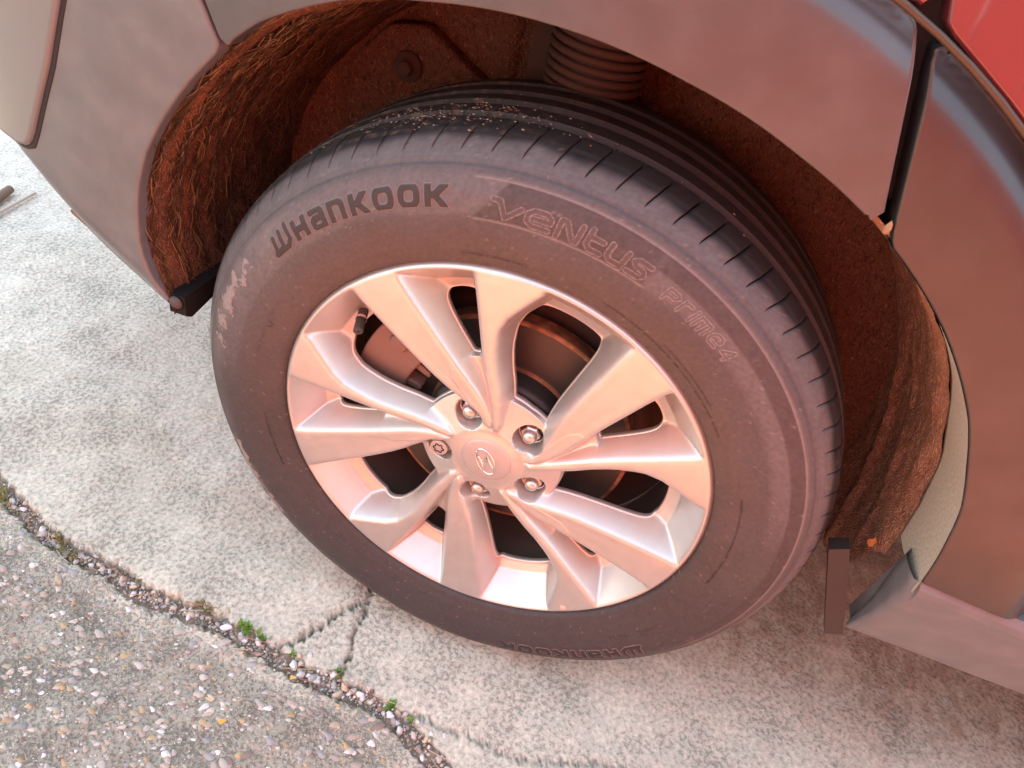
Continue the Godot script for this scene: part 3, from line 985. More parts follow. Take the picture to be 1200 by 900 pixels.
func build_housing():
	# liner: a felt strip that follows the arch
	var v := PackedVector3Array()
	var col := PackedColorArray()
	var nu := 190
	var nv := 80
	for j in nv:
		var t := float(j) / (nv - 1)
		for i in nu:
			var a := lerpf(4.0 - 14.0 * smooth(0.0, 0.25, t), 171.5, float(i) / (nu - 1))
			var d := Vector2.from_angle(deg_to_rad(a))
			var r := liner_r(a, t)
			# ribs pressed into the sheet on the right and a fold at its foot
			r -= 0.0022 * smooth(0.06, 0.0, absf(t - 0.30 - (a - 5.0) * 0.014)) * smooth(34.0, 22.0, a)
			r -= 0.004 * smooth(0.08, 0.0, absf(t - 0.62 - (a - 5.0) * 0.011)) * smooth(30.0, 15.0, a)
			r += 0.0025 * fn.get_noise_2d(a * 0.12, t * 5.0) * smooth(-9.0, 5.0, a)
			v.append(Vector3(d.x * r, d.y * r, lerpf(lerpf(0.004, -0.052, smooth(56.0, 24.0, a)), -0.262, t)))
			var k := (0.85 + 0.35 * fn.get_noise_2d(a * 0.12, t * 4.0)) * lerpf(1.45, 0.42, smooth(20.0, 110.0, a))  # brighter right, darker left: uneven light in the arch put into the tint
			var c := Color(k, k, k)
			# old mud near the left edge, paler and yellower low on the right
			c = c.lerp(Color(0.55, 0.47, 0.36), smooth(118.0, 140.0, a) * smooth(0.75, 0.05, t) * clampf(0.35 + 1.3 * fn.get_noise_2d(a * 0.10, t * 16.0), 0, 1))
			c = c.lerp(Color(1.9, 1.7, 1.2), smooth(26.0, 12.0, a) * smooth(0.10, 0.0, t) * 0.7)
			col.append(c)
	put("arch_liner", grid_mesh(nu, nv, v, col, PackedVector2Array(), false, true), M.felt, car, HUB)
	# return flange of the arch trim on the door side; warm beam light in its pale colour
	v = PackedVector3Array()
	for j in 6:
		for i in 60:
			var a := lerpf(8.0, 56.0, i / 59.0)
			var d := Vector2.from_angle(deg_to_rad(a))
			var r := arch_r(a) - 0.0006 - 0.002 * j / 5.0
			v.append(Vector3(d.x * r, d.y * r, lerpf(0.0165, -0.048 * smooth(56.0, 24.0, a) - 0.012, j / 5.0)))
	put("arch_flange", grid_mesh(60, 6, v, PackedColorArray(), PackedVector2Array(), false, true), M.flange_lit, car, HUB)
	# inner wall of the housing with its bracket, strut tower and spring
	var wall := PackedVector2Array()
	for a in range(-14, 172, 6): wall.append(arch_pt(a, 0.01))
	wall.append(Vector2(-0.36, -0.05))
	wall.append(Vector2(0.40, -0.12))
	var wv := sheet(wall, func(x: float, y: float) -> float: return -0.25 + 0.012 * smooth(-0.10, -0.115, x) + 0.003 * fn.get_noise_2d(x * 20.0, y * 20.0), 0.008, 0.003, 0.02)
	var hw := put("housing_wall", white_colors(wv, 0.42), M.felt, car, HUB)  # wall and bracket tint darkened: shade deep in the arch painted in
	var rib := PackedVector2Array([Vector2(-0.30, 0.15), Vector2(-0.285, 0.29), Vector2(-0.24, 0.338), Vector2(-0.20, 0.345), Vector2(-0.12, 0.30), Vector2(-0.12, 0.15)])
	put("bracket", white_colors(sheet(rib, func(_x: float, _y: float) -> float: return -0.215, 0.006, 0.008, 0.03), 0.36), M.felt, car, HUB)
	put("bolt", lathe([Vector2(0.0, -0.200), Vector2(0.006, -0.2005), Vector2(0.008, -0.204), Vector2(0.008, -0.209), Vector2(0.015, -0.210), Vector2(0.016, -0.214), Vector2(0.016, -0.217)], 18), M.old_rust, car, HUB + Vector3(-0.214, 0.302, 0))
	put("strut_tower", prism([Vector2(-0.245, 0.10), Vector2(-0.245, 0.42), Vector2(-0.21, 0.43), Vector2(-0.205, 0.36), Vector2(-0.20, 0.10)], -0.085, -0.055), M.old_rust, car, HUB)
	var coil := []
	for i in 320:
		var a := i * TAU / 20.0
		coil.append(HUB + Vector3(-0.016 + 0.044 * cos(a), 0.30 + 0.0082 * a / TAU, -0.185 + 0.044 * sin(a)))
	put("spring", tube(coil, func(_t): return 0.0036, 7), M.old_rust, car)
	var core := CylinderMesh.new()
	core.top_radius = 0.042
	core.bottom_radius = 0.042
	core.height = 0.2
	put("damper_boot", core, M.rubber_black, car, HUB + Vector3(-0.016, 0.34, -0.185))
	# flap closing the liner at the bumper's foot, with its plastic rivet
	put("liner_foot", prism([Vector2(0.002, 0.080), Vector2(0.002, 0.056), Vector2(-0.006, 0.051), Vector2(-0.10, 0.066), Vector2(-0.10, 0.080)], -0.369, -0.349), M.black, car, HUB)
	put("rivet", lathe([Vector2(0, 0.0045), Vector2(0.004, 0.004), Vector2(0.0065, 0.002), Vector2(0.0075, 0.0)], 16), mat(Color(0.05, 0.04, 0.038), 0.6), car, HUB + Vector3(-0.3585, 0.072, 0.004))
	# dry grass and mud fibres caught on the liner
	grass_on_liner()


func white_colors(m: ArrayMesh, k: float) -> ArrayMesh:
	var a := m.surface_get_arrays(0)
	var c := PackedColorArray()
	c.resize((a[Mesh.ARRAY_VERTEX] as PackedVector3Array).size())
	c.fill(Color(k, k, k))
	a[Mesh.ARRAY_COLOR] = c
	var r := ArrayMesh.new()
	r.add_surface_from_arrays(Mesh.PRIMITIVE_TRIANGLES, a)
	return r


func grass_on_liner():
	var v := PackedVector3Array()
	var n := PackedVector3Array()
	var c := PackedColorArray()
	var idx := PackedInt32Array()
	for i in 2000:
		var a := 171.0 - 50.0 * pow(rng.randf(), 0.8)
		var t := clampf(absf(rng.randfn(0.0, 0.30)) + 0.03, 0.02, 0.95)
		# fibres lie in streaks
		t = lerpf(t, snappedf(t, 0.11) + 0.01, 0.7)
		var l := rng.randf_range(1.2, 6.0)
		var w := rng.randf_range(0.00018, 0.0005)
		var lift := rng.randf_range(0.0005, 0.0035)
		var slope := rng.randfn(0.0, 0.016)
		var k := rng.randf()
		var q := Color(0.04, 0.028, 0.018).lerp(Color(0.24, 0.165, 0.09), k * k * k)
		if rng.randf() < 0.25: q = Color(0.03, 0.022, 0.016)
		var s := v.size()
		for m in 5:
			var f := m / 4.0
			var aa := a + l * (f - 0.5)
			var tt := t + slope * (f - 0.5) * 2.0 + 0.006 * sin(f * 4.0 + i)
			var d := Vector2.from_angle(deg_to_rad(aa))
			var r := liner_r(aa, tt) - 0.001 - lift * sin(f * PI)
			var z := lerpf(0.004, -0.262, tt)
			v.append(Vector3(d.x * r, d.y * r, z + w))
			v.append(Vector3(d.x * (r - w), d.y * (r - w), z - w))
			n.append(Vector3(-d.x, -d.y, 0.5).normalized())
			n.append(Vector3(-d.x, -d.y, 0.5).normalized())
			c.append(q)
			c.append(q)
		for m in 4:
			var b := s + m * 2
			idx.append_array(PackedInt32Array([b, b + 1, b + 2, b + 1, b + 3, b + 2]))
	var o := put("dried_grass", amesh(v, n, idx, c), M.straw, car, HUB)
	o.set_meta("kind", "stuff")


# ==================================================================== brake
func build_brake():
	var o := put("brake_disc", lathe([Vector2(0.088, -0.0655), Vector2(0.090, -0.0665), Vector2(0.139, -0.0665), Vector2(0.1395, -0.067)], 96), M.disc, car, HUB)
	put("disc_rust_ring", lathe([Vector2(0.1396, -0.0668), Vector2(0.1435, -0.0672), Vector2(0.1445, -0.069), Vector2(0.1445, -0.085)], 96), M.rust, o)
	put("disc_inner_ring", lathe([Vector2(0.0846, -0.0635), Vector2(0.0885, -0.0655)], 96), M.rust, o)
	put("disc_hat", lathe([Vector2(0.0, -0.037), Vector2(0.078, -0.037), Vector2(0.083, -0.040), Vector2(0.0846, -0.045), Vector2(0.0846, -0.064)], 96), M.disc_hat, o)
	var cal := Node3D.new()
	cal.name = "brake_caliper"
	car.add_child(cal, true)
	cal.position = HUB
	# caliper bracket and body, up and behind, seen in the upper left opening
	var arc := func(r0: float, r1: float, a0: float, a1: float, z0: float, z1: float) -> ArrayMesh:
		var p := PackedVector2Array()
		for i in 13: p.append(Vector2.from_angle(deg_to_rad(lerpf(a0, a1, i / 12.0))) * r1)
		for i in 13: p.append(Vector2.from_angle(deg_to_rad(lerpf(a1, a0, i / 12.0))) * r0)
		return sheet(p, func(_x: float, _y: float) -> float: return z1, 0.0025, 0.002 if r1 - r0 < 0.03 else 0.004, z1 - z0)
	put("caliper_body", arc.call(0.118, 0.176, 132.0, 172.0, -0.10, -0.045), M.caliper, cal)
	put("caliper_bridge", arc.call(0.100, 0.122, 137.0, 141.0, -0.10, -0.050), M.caliper, cal)
	put("caliper_bridge", arc.call(0.100, 0.122, 150.0, 154.0, -0.10, -0.050), M.caliper, cal)
	put("caliper_bridge", arc.call(0.100, 0.122, 163.0, 167.0, -0.10, -0.050), M.caliper, cal)
	var boss := lathe([Vector2(0, 0.004), Vector2(0.009, 0.004), Vector2(0.011, 0.001), Vector2(0.011, -0.006)], 20)
	put("caliper_bolt", boss, M.caliper, cal, Vector3(cos(2.55) * 0.150, sin(2.55) * 0.150, -0.043))
	# dust shield behind the disc
	put("dust_shield", lathe([Vector2(0.05, -0.098), Vector2(0.152, -0.098), Vector2(0.156, -0.125), Vector2(0.199, -0.130)], 64), M.shield, car, HUB)


# ==================================================================== wheel
const R_TOP := [Vector2(-62, 242), Vector2(-58, 222), Vector2(-43, 172), Vector2(-29, 123), Vector2(-13, 80), Vector2(-4, 46), Vector2(5, 46), Vector2(-4, 88), Vector2(-17, 122), Vector2(-23, 150), Vector2(-23, 177), Vector2(-5, 206), Vector2(9, 226), Vector2(9, 242)]
const T_TOP := [Vector2(-176, 162), Vector2(-165, 150), Vector2(-143, 134), Vector2(-101, 104), Vector2(-66, 81), Vector2(-38, 68), Vector2(-20, 58), Vector2(-10, 46), Vector2(-3, 50), Vector2(-20, 78), Vector2(-41, 98), Vector2(-65, 121), Vector2(-89, 146), Vector2(-113, 171), Vector2(-126, 186), Vector2(-134, 200)]
const WEB := [Vector2(-8, 45), Vector2(-62, 98), Vector2(-54, 112), Vector2(-44, 118), Vector2(-28, 119), Vector2(-20, 110), Vector2(-4, 45)]
var r_poly := chaikin(R_TOP)
var t_poly := chaikin(T_TOP)
var w_poly := chaikin(WEB)


func chaikin(p: Array) -> PackedVector2Array:
	var r := PackedVector2Array()
	for i in p.size():
		var a: Vector2 = p[i]
		var b: Vector2 = p[(i + 1) % p.size()]
		var f := minf(0.3, 9.0 / a.distance_to(b))
		r.append(a.lerp(b, f))
		r.append(b.lerp(a, f))
	return r


func fall(d: float, slope: float, soft: float) -> float:
	return slope * 0.5 * (d + sqrt(d * d + soft * soft))


func smax(a: float, b: float, k: float) -> float:
	return 0.5 * (a + b + sqrt((a - b) * (a - b) + k * k))


func rim_height(p: Vector2) -> Array:
	# height in mm over the lip plane for a point of one fifth of the wheel (mm), and which spoke it belongs to
	var r := p.length()
	var zt := lerpf(-8.5, 2.2, clampf((r - 35.0) / 185.0, 0, 1))
	var dr := INF
	var dt := INF
	var web := INF
	var best := 0
	for k in [-1, 0, 1]:
		var q := p.rotated(-k * TAU / 5.0)
		var d := sd_poly(q, r_poly)
		if d < dr:
			dr = d
			if d < dt: best = 0 + 2 * (k + 1)
		d = sd_poly(q, t_poly)
		if d < dt:
			dt = d
			if d < dr: best = 1 + 2 * (k + 1)
		web = minf(web, sd_poly(q, w_poly))
	# spokes are a little hollow along their middle
	var zr := zt - fall(dr, 2.5, 1.7)
	var zz := zt - fall(dt, 2.4, 1.7)
	if dt < 0: zz -= 0.5 * smooth(0.0, -13.0, dt) * smooth(225.0, 150.0, r)
	var z := smax(zr, zz, 1.0)
	# web that joins the spokes round the hub
	var zw := lerpf(-10.0, -25.0, clampf((r - 42.0) / 46.0, 0, 1)) - fall(minf(web, 1e3), 3.5, 2.0) * smooth(80.0, 86.0, r) - (0.0 if web < 0.0 else fall(r - 89.0, 4.0, 2.0))
	if web < 0.0: zw = lerpf(-9.0, -22.0, clampf((r - 42.0) / 72.0, 0, 1))
	z = smax(z, zw, 5.0)
	# hub boss
	z = smax(z, -8.0 - fall(r - 36.0, 1.0, 6.0), 1.5)
	# lug pockets
	for a in [52.9, 124.9]:
		var d := (p - Vector2.from_angle(deg_to_rad(a)) * 57.15).length()
		var floor_z := -33.0 + fall(d - 14.2, 9.0, 1.5)
		if d < 22.0: z = -smax(-z, -floor_z, 1.2)
	# ramp up to the lip
	var ramp := 0.0
	if r > 204.0: ramp = -33.0 + fall(r - 204.0, 1.42, 2.0)
	else: ramp = -33.0 - (204.0 - r) * 0.5
	if r < 192.0: ramp = -39.0
	ramp = -smax(-ramp, -2.3, 1.5)
	var solid := smax((z + 28.0) / 2.4, r - 192.0, 9.0) - 0.6
	z = smax(z, ramp, 1.6)
	if r > 228.5: z = minf(z, 2.3) - 8.0 * pow((r - 228.5) / 7.0, 2.0)
	return [z, best, solid]


func build_rim(wheel: Node3D):
	var nr := 132
	var na := 150
	var pos := PackedVector3Array()
	var g := PackedFloat32Array()
	var use := PackedByteArray()
	var a0 := deg_to_rad(88.9 - 36.0)
	for j in nr:
		var r := lerpf(27.5, 235.5, float(j) / (nr - 1))
		for i in na:
			var a := a0 + deg_to_rad(72.0) * i / (na - 1)
			var p := Vector2.from_angle(a) * r
			var h := rim_height(p)
			var z: float = h[0]
			pos.append(Vector3(p.x, p.y, z) * 0.001)
			g.append(h[2])
			use.append(0 if r > 227.0 or (r > 192.0 and z < -6.0) else 1 if r < 44.0 else 2 + h[1])
	# wrap-around normals: the wedge repeats every fifth
	var nrm := PackedVector3Array()
	nrm.resize(pos.size())
	var turn := Basis(Vector3(0, 0, 1), TAU / 5.0)
	for j in nr:
		for i in na:
			var e := pos[j * na + i + 1] if i < na - 1 else turn * pos[j * na + 1]
			var w := pos[j * na + i - 1] if i > 0 else turn.inverse() * pos[j * na + na - 2]
			var n := pos[mini(j + 1, nr - 1) * na + i]
			var s := pos[maxi(j - 1, 0) * na + i]
			var c := (e - w).cross(n - s).normalized()
			nrm[j * na + i] = c if c.z > 0 else -c
	var out := func(p: Vector3) -> Array:
		var q := Vector2(p.x, p.y) * 1000.0
		var e := 0.8
		var gr := Vector2(rim_height(q + Vector2(e, 0))[2] - rim_height(q - Vector2(e, 0))[2], rim_height(q + Vector2(0, e))[2] - rim_height(q - Vector2(0, e))[2])
		gr = -gr.normalized()
		return [Vector3(gr.x, gr.y, 0), Vector3(0, 0, 1)]
	# gather the pieces: ring and hub from five turns, each spoke from its slices
	var parts := {}
	for which in 8:
		var d := clip_grid(na, nr, pos, nrm, g, use, which)
		if d.v.size() == 0: continue
		add_walls(d, out, [Vector2(0.0005, 0.0003), Vector2(0.0011, 0.0016), Vector2(0.0014, 0.0035), Vector2(0.0010, 0.0065)])
		parts[which] = d
	for which in [0, 1]:
		var v := PackedVector3Array()
		var n := PackedVector3Array()
		var idx := PackedInt32Array()
		for k in 5:
			var b := Basis(Vector3(0, 0, 1), TAU * k / 5.0)
			var s := v.size()
			for q in parts[which].v: v.append(b * q)
			for q in parts[which].n: n.append(b * q)
			for q in parts[which].i: idx.append(q + s)
		put("rim" if which == 0 else "hub", amesh(v, n, idx), M.rim, wheel).rotation.z = deg_to_rad(-3.0)
	for kind in 2:
		var v := PackedVector3Array()
		var n := PackedVector3Array()
		var idx := PackedInt32Array()
		for k in 3:
			var which: int = 2 + kind + 2 * k
			if not parts.has(which): continue
			var b := Basis(Vector3(0, 0, 1), -TAU * (k - 1) / 5.0)
			var s := v.size()
			for q in parts[which].v: v.append(b * q)
			for q in parts[which].n: n.append(b * q)
			for q in parts[which].i: idx.append(q + s)
		var m := amesh(v, n, idx)
		for k in 5:
			put("spoke", m, M.rim, wheel).rotation.z = deg_to_rad(-3.0) + TAU * k / 5.0


func tyre_surface(r: float) -> float:
	# z of the outer sidewall at radius r (metres)
	const P := [[0.2335, -0.0055], [0.2365, 0.0015], [0.243, 0.0045], [0.252, 0.0075], [0.265, 0.0105], [0.275, 0.0122], [0.285, 0.0128], [0.295, 0.0122], [0.303, 0.0108], [0.312, 0.0073], [0.320, 0.0030], [0.327, -0.0030], [0.332, -0.0085], [0.337, -0.0152], [0.3405, -0.021], [0.3435, -0.029]]
	for k in P.size() - 1:
		if r < P[k + 1][0]:
			var t: float = clampf((r - P[k][0]) / (P[k + 1][0] - P[k][0]), 0, 1)
			var m0: float = (P[k + 1][1] - P[maxi(k - 1, 0)][1]) / (P[k + 1][0] - P[maxi(k - 1, 0)][0]) * (P[k + 1][0] - P[k][0])
			var k2 := mini(k + 2, P.size() - 1)
			var m1: float = (P[k2][1] - P[k][1]) / (P[k2][0] - P[k][0]) * (P[k + 1][0] - P[k][0])
			return cubic_h(P[k][1], m0, P[k + 1][1], m1, t)
	return P[-1][1]


func cubic_h(a: float, m0: float, b: float, m1: float, t: float) -> float:
	var t2 := t * t
	var t3 := t2 * t
	return (2 * t3 - 3 * t2 + 1) * a + (t3 - 2 * t2 + t) * m0 + (-2 * t3 + 3 * t2) * b + (t3 - t2) * m1


func rubber_color(r: float, deg: float) -> Color:
	var a := deg_to_rad(deg)
	var x := cos(a) * r
	var y := sin(a) * r
	var n := fn.get_noise_2d(x * 9.0, y * 9.0)
	var n2 := fn.get_noise_2d(x * 40.0 + 7.0, y * 40.0)
	var n3 := fn2.get_noise_2d(r * 900.0, deg * 0.5) * 0.5 + fn.get_noise_2d(x * 260.0, y * 260.0)
	var k := 0.094 + 0.012 * n + 0.004 * n2 + 0.012 * n3
	var c := Color(k * 1.05, k * 0.96, k * 0.93)
	# brown dust near the rim, greyer outside
	c = c.lerp(Color(0.165, 0.148, 0.145) * (1.0 + 0.1 * n2 + 0.2 * n3), smooth(0.280, 0.289, r + 0.004 * n) * smooth(0.322, 0.312, r) * smooth(-0.05, 0.16, y) * 0.6)
	var inner := smooth(0.285, 0.25, r + 0.01 * n)
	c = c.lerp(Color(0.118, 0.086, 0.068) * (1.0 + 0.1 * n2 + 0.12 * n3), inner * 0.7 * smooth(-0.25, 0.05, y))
	c = c.lerp(Color(0.17, 0.156, 0.15) * (1.0 + 0.15 * n2 + 0.2 * n3), smooth(0.318, 0.328, r) * smooth(0.3405, 0.333, r + 0.004 * n) * 0.8)
	# clean dark rubber at the lower left and on the tread shoulder
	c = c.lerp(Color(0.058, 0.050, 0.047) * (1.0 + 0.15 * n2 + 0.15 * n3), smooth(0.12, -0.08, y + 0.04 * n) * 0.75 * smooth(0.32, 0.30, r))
	c = c.lerp(Color(0.018, 0.018, 0.021) * (1.0 + 0.6 * n2), smooth(0.335, 0.341, r + 0.004 * n) * smooth(200.0, 120.0, deg + 20.0 * n))
	# dark band that carries the second inscription
	var d := fposmod(deg + 180.0, 360.0) - 180.0
	var band := smooth(101.0, 100.0, d + (r - 0.283) * -170.0 + 1.0) * smooth(0.2815, 0.2825, r) * smooth(0.315, 0.3142, r)
	band = smooth(0.2825, 0.2835, r) * smooth(0.3145, 0.3138, r) * smooth(100.5 - (r - 0.283) * 175.0 + 0.4, 100.5 - (r - 0.283) * 175.0 - 0.4, d) * smooth(70.5, 71.5, d)
	band = maxf(band, smooth(0.3005, 0.3015, r) * smooth(0.3145, 0.3138, r) * smooth(72.0, 70.0, d) * smooth(-45.0, -20.0, d))
	c = c.lerp(Color(0.060, 0.046, 0.043) * (1.0 + 0.2 * n2 + 0.25 * n3), band * 0.75)
	for l in [0.2826, 0.3149]:
		var on := smooth(0.0011, 0.0003, absf(r - l)) * smooth(101.0, 100.0, d) * (smooth(70.0, 71.0, d) if l < 0.29 else smooth(-40.0, -20.0, d))
		c = c.lerp(Color(0.27, 0.23, 0.21), on * 0.8)
	# scuffed fine rings on the left and right
	# pale dried mud flaked on at the left
	var mud := fn.get_noise_2d(x * 16.0 + 40.0, y * 16.0)
	var m := smooth(26.0, 12.0, absf(fposmod(deg, 360.0) - 160.0 + 5.0)) * smooth(0.015, 0.004, absf(r - 0.309)) * smooth(-0.22, -0.10, mud - 0.05)
	m = maxf(m, smooth(20.0, 8.0, absf(fposmod(deg, 360.0) - 208.0)) * smooth(0.014, 0.004, absf(r - 0.312)) * smooth(-0.12, -0.04, mud))
	m *= 0.25
	m = maxf(m, smooth(40.0, 20.0, absf(fposmod(deg, 360.0) - 325.0)) * smooth(0.012, 0.003, absf(r - 0.312)) * smooth(0.10, 0.25, mud) * 0.2)
	c = c.lerp(Color(0.26, 0.225, 0.205) * (1.0 + 0.25 * n2), clampf(m, 0, 1) * 0.85)
	# scattered splashes
	var sp := fn2.get_noise_2d(x * 260.0, y * 260.0)
	c = c.lerp(Color(0.34, 0.29, 0.26), smooth(0.80, 0.90, sp) * 0.4)
	return Color(c.r * 0.72, c.g * 0.75, c.b * 0.77)


func build_tyre(wheel: Node3D):
	var N := 82
	var offs := [0.0, 0.55, 1.1, 1.65, 3.2, 6.0, 9.0, 12.0, 15.0, 18.0, 21.0, 23.6]   # mm along a pitch of 26.7 mm at the tread
	var nu := N * offs.size()
	var rs := []
	var r := 0.2335
	while r < 0.3405:
		rs.append([r, tyre_surface(r)])
		r += 0.0012 if (r > 0.278 and r < 0.286) or r > 0.3115 else 0.0022
	# tread: from the shoulder across, with four grooves
	var z := -0.0215
	while z > -0.186:
		var rr := 0.3405 + 0.0085 * pow(clampf((-0.0215 - z) / 0.055, 0, 1), 0.55)
		if z < -0.14: rr = 0.349 - 0.008 * pow((-0.14 - z) / 0.046, 2.0)
		var depth := 0.0
		for q in [[-0.048, 0.0035], [-0.076, 0.005], [-0.106, 0.005], [-0.136, 0.0035]]:
			depth = maxf(depth, smooth(q[1] + 0.0012, q[1], absf(z - q[0])))
		rs.append([rr - 0.0068 * depth, z])
		z -= 0.0015
	for q in [[0.336, -0.190], [0.326, -0.198], [0.30, -0.208], [0.27, -0.207], [0.245, -0.200], [0.234, -0.192]]: rs.append(q)
	var v := PackedVector3Array()
	var col := PackedColorArray()
	for j in rs.size():
		var rr: float = rs[j][0]
		var zz: float = rs[j][1]
		# raised rings on the sidewall
		var ring := 0.0
		if zz > -0.022:
			for l in [[0.3240, 0.0008, 0.0006], [0.3225, 0.0008, -0.0014], [0.3205, 0.0008, 0.0010], [0.3178, 0.0007, 0.0007], [0.3149, 0.0007, 0.0005], [0.2826, 0.0007, 0.0004], [0.2425, 0.0008, 0.0005], [0.246, 0.0008, 0.0005], [0.2515, 0.0008, 0.0005]]:
				ring += l[2] * smooth(l[1] * 1.6, 0.0, absf(rr - l[0]))
		var sl := smooth(0.3285, 0.352, rr if zz > -0.0215 else 0.3405 + (-0.0215 - zz) * 0.45)
		var cut_to := smooth(0.3295, 0.3355, rr) if zz > -0.045 else 0.0
		if zz < -0.052 and zz > -0.16: cut_to = 0.0
		for i in nu:
			var k := i % offs.size()
			var a: float = (i / offs.size() + offs[k] / 26.7) * TAU / N + deg_to_rad(2.1) - deg_to_rad(1.9) * sl
			var sipe := 1.0 if k == 1 or k == 2 else 0.0
			var dr := -0.0042 * sipe * cut_to
			var dz := 0.0
			if zz > -0.03: dz = -0.0022 * sipe * cut_to
			var rad := rr + dr
			var q := Vector3(cos(a) * rad, sin(a) * rad, zz + ring + dz)
			# the tyre sits down on the ground and bulges a little there
			if q.y < -0.3375 and absf(q.x) < 0.12:
				q.y = -0.3375
			var low := smooth(0.11, 0.0, absf(q.x)) * smooth(-0.22, -0.30, q.y) * smooth(-0.3375, -0.31, q.y) if q.y < 0 else 0.0
			if zz > -0.02: q.z += 0.003 * low
			v.append(q)
			var c := rubber_color(rr if zz > -0.0215 else 0.3405 + (-0.0215 - zz) * 0.6, rad_to_deg(a))
			if zz <= -0.0215 and zz > -0.19:
				c = Color(0.022, 0.021, 0.021).lerp(Color(0.17, 0.12, 0.085), 0.5 * smooth(0.1, 0.5, fn.get_noise_2d(a * 30.0, zz * 90.0)) * smooth(80.0, 115.0, rad_to_deg(a)) * smooth(180.0, 140.0, rad_to_deg(a)))
			if sipe > 0.0: c = c.lerp(Color(0.016, 0.015, 0.015), cut_to)
			col.append(c)
	put("tyre", grid_mesh(nu, rs.size(), v, col, PackedVector2Array(), true, false), M.rubber, wheel)


# strokes of the moulded letters in a box 0..1 wide and 0..1 high
const GLYPH := {
	"H": [[[0.12, 0.0], [0.12, 1.0]], [[0.88, 0.0], [0.88, 1.0]], [[0.12, 0.5], [0.88, 0.5]]],
	"a": [[[0.1, 0.88], [0.3, 0.93], [0.7, 0.93], [0.88, 0.78], [0.88, 0.07], [0.35, 0.07], [0.12, 0.18], [0.12, 0.42], [0.3, 0.54], [0.86, 0.54]]],
	"n": [[[0.12, 0.0], [0.12, 0.92], [0.62, 0.92], [0.88, 0.76], [0.88, 0.0]]],
	"K": [[[0.12, 0.0], [0.12, 1.0]], [[0.86, 1.0], [0.42, 0.54], [0.9, 0.0]], [[0.15, 0.54], [0.42, 0.54]]],
	"O": [[[0.5, 0.93], [0.337, 0.915], [0.241, 0.869], [0.174, 0.793], [0.133, 0.685], [0.12, 0.5], [0.133, 0.315], [0.174, 0.207], [0.241, 0.131], [0.337, 0.085], [0.5, 0.07], [0.663, 0.085], [0.759, 0.131], [0.826, 0.207], [0.867, 0.315], [0.88, 0.5], [0.867, 0.685], [0.826, 0.793], [0.759, 0.869], [0.663, 0.915], [0.5, 0.93]]],
	"V": [[[0.05, 1.0], [0.28, 0.95], [0.5, 0.1], [0.95, 0.75]]],
	"e": [[[0.9, 0.08], [0.3, 0.08], [0.1, 0.3], [0.1, 0.68], [0.3, 0.9], [0.72, 0.9], [0.9, 0.7], [0.9, 0.5], [0.3, 0.5]]],
	"N": [[[0.1, 0.0], [0.1, 0.92], [0.3, 0.92], [0.75, 0.08], [0.92, 0.08], [0.92, 1.0]]],
	"t": [[[0.15, 1.1], [0.15, 0.3], [0.35, 0.08], [0.9, 0.08]], [[0.15, 0.72], [0.8, 0.72]]],
	"U": [[[0.1, 0.9], [0.1, 0.28], [0.3, 0.08], [0.9, 0.08]], [[0.9, 0.9], [0.9, 0.0]]],
	"S": [[[0.92, 0.9], [0.3, 0.9], [0.1, 0.74], [0.3, 0.55], [0.75, 0.5], [0.9, 0.3], [0.72, 0.08], [0.05, 0.08]]],
	"P": [[[0.1, 0.0], [0.1, 0.92], [0.7, 0.92], [0.9, 0.72], [0.7, 0.45], [0.2, 0.45]]],
	"r": [[[0.12, 0.0], [0.12, 0.9]], [[0.12, 0.7], [0.4, 0.9], [0.85, 0.88]]],
	"i": [[[0.5, 0.0], [0.5, 0.72]], [[0.5, 0.9], [0.5, 1.0]]],
	"m": [[[0.08, 0.0], [0.08, 0.9], [0.85, 0.9], [0.92, 0.76], [0.92, 0.0]], [[0.5, 0.9], [0.5, 0.0]]],
	"4": [[[0.75, 0.0], [0.75, 1.0], [0.1, 0.32], [0.95, 0.32]]],
	"mark": [[[0.02, 0.10], [0.14, 0.30], [0.20, 0.86]], [[0.05, 0.10], [0.46, 0.22], [0.52, 0.96]], [[0.08, 0.08], [0.66, 0.10], [0.86, 0.38], [0.84, 1.08]]],
}


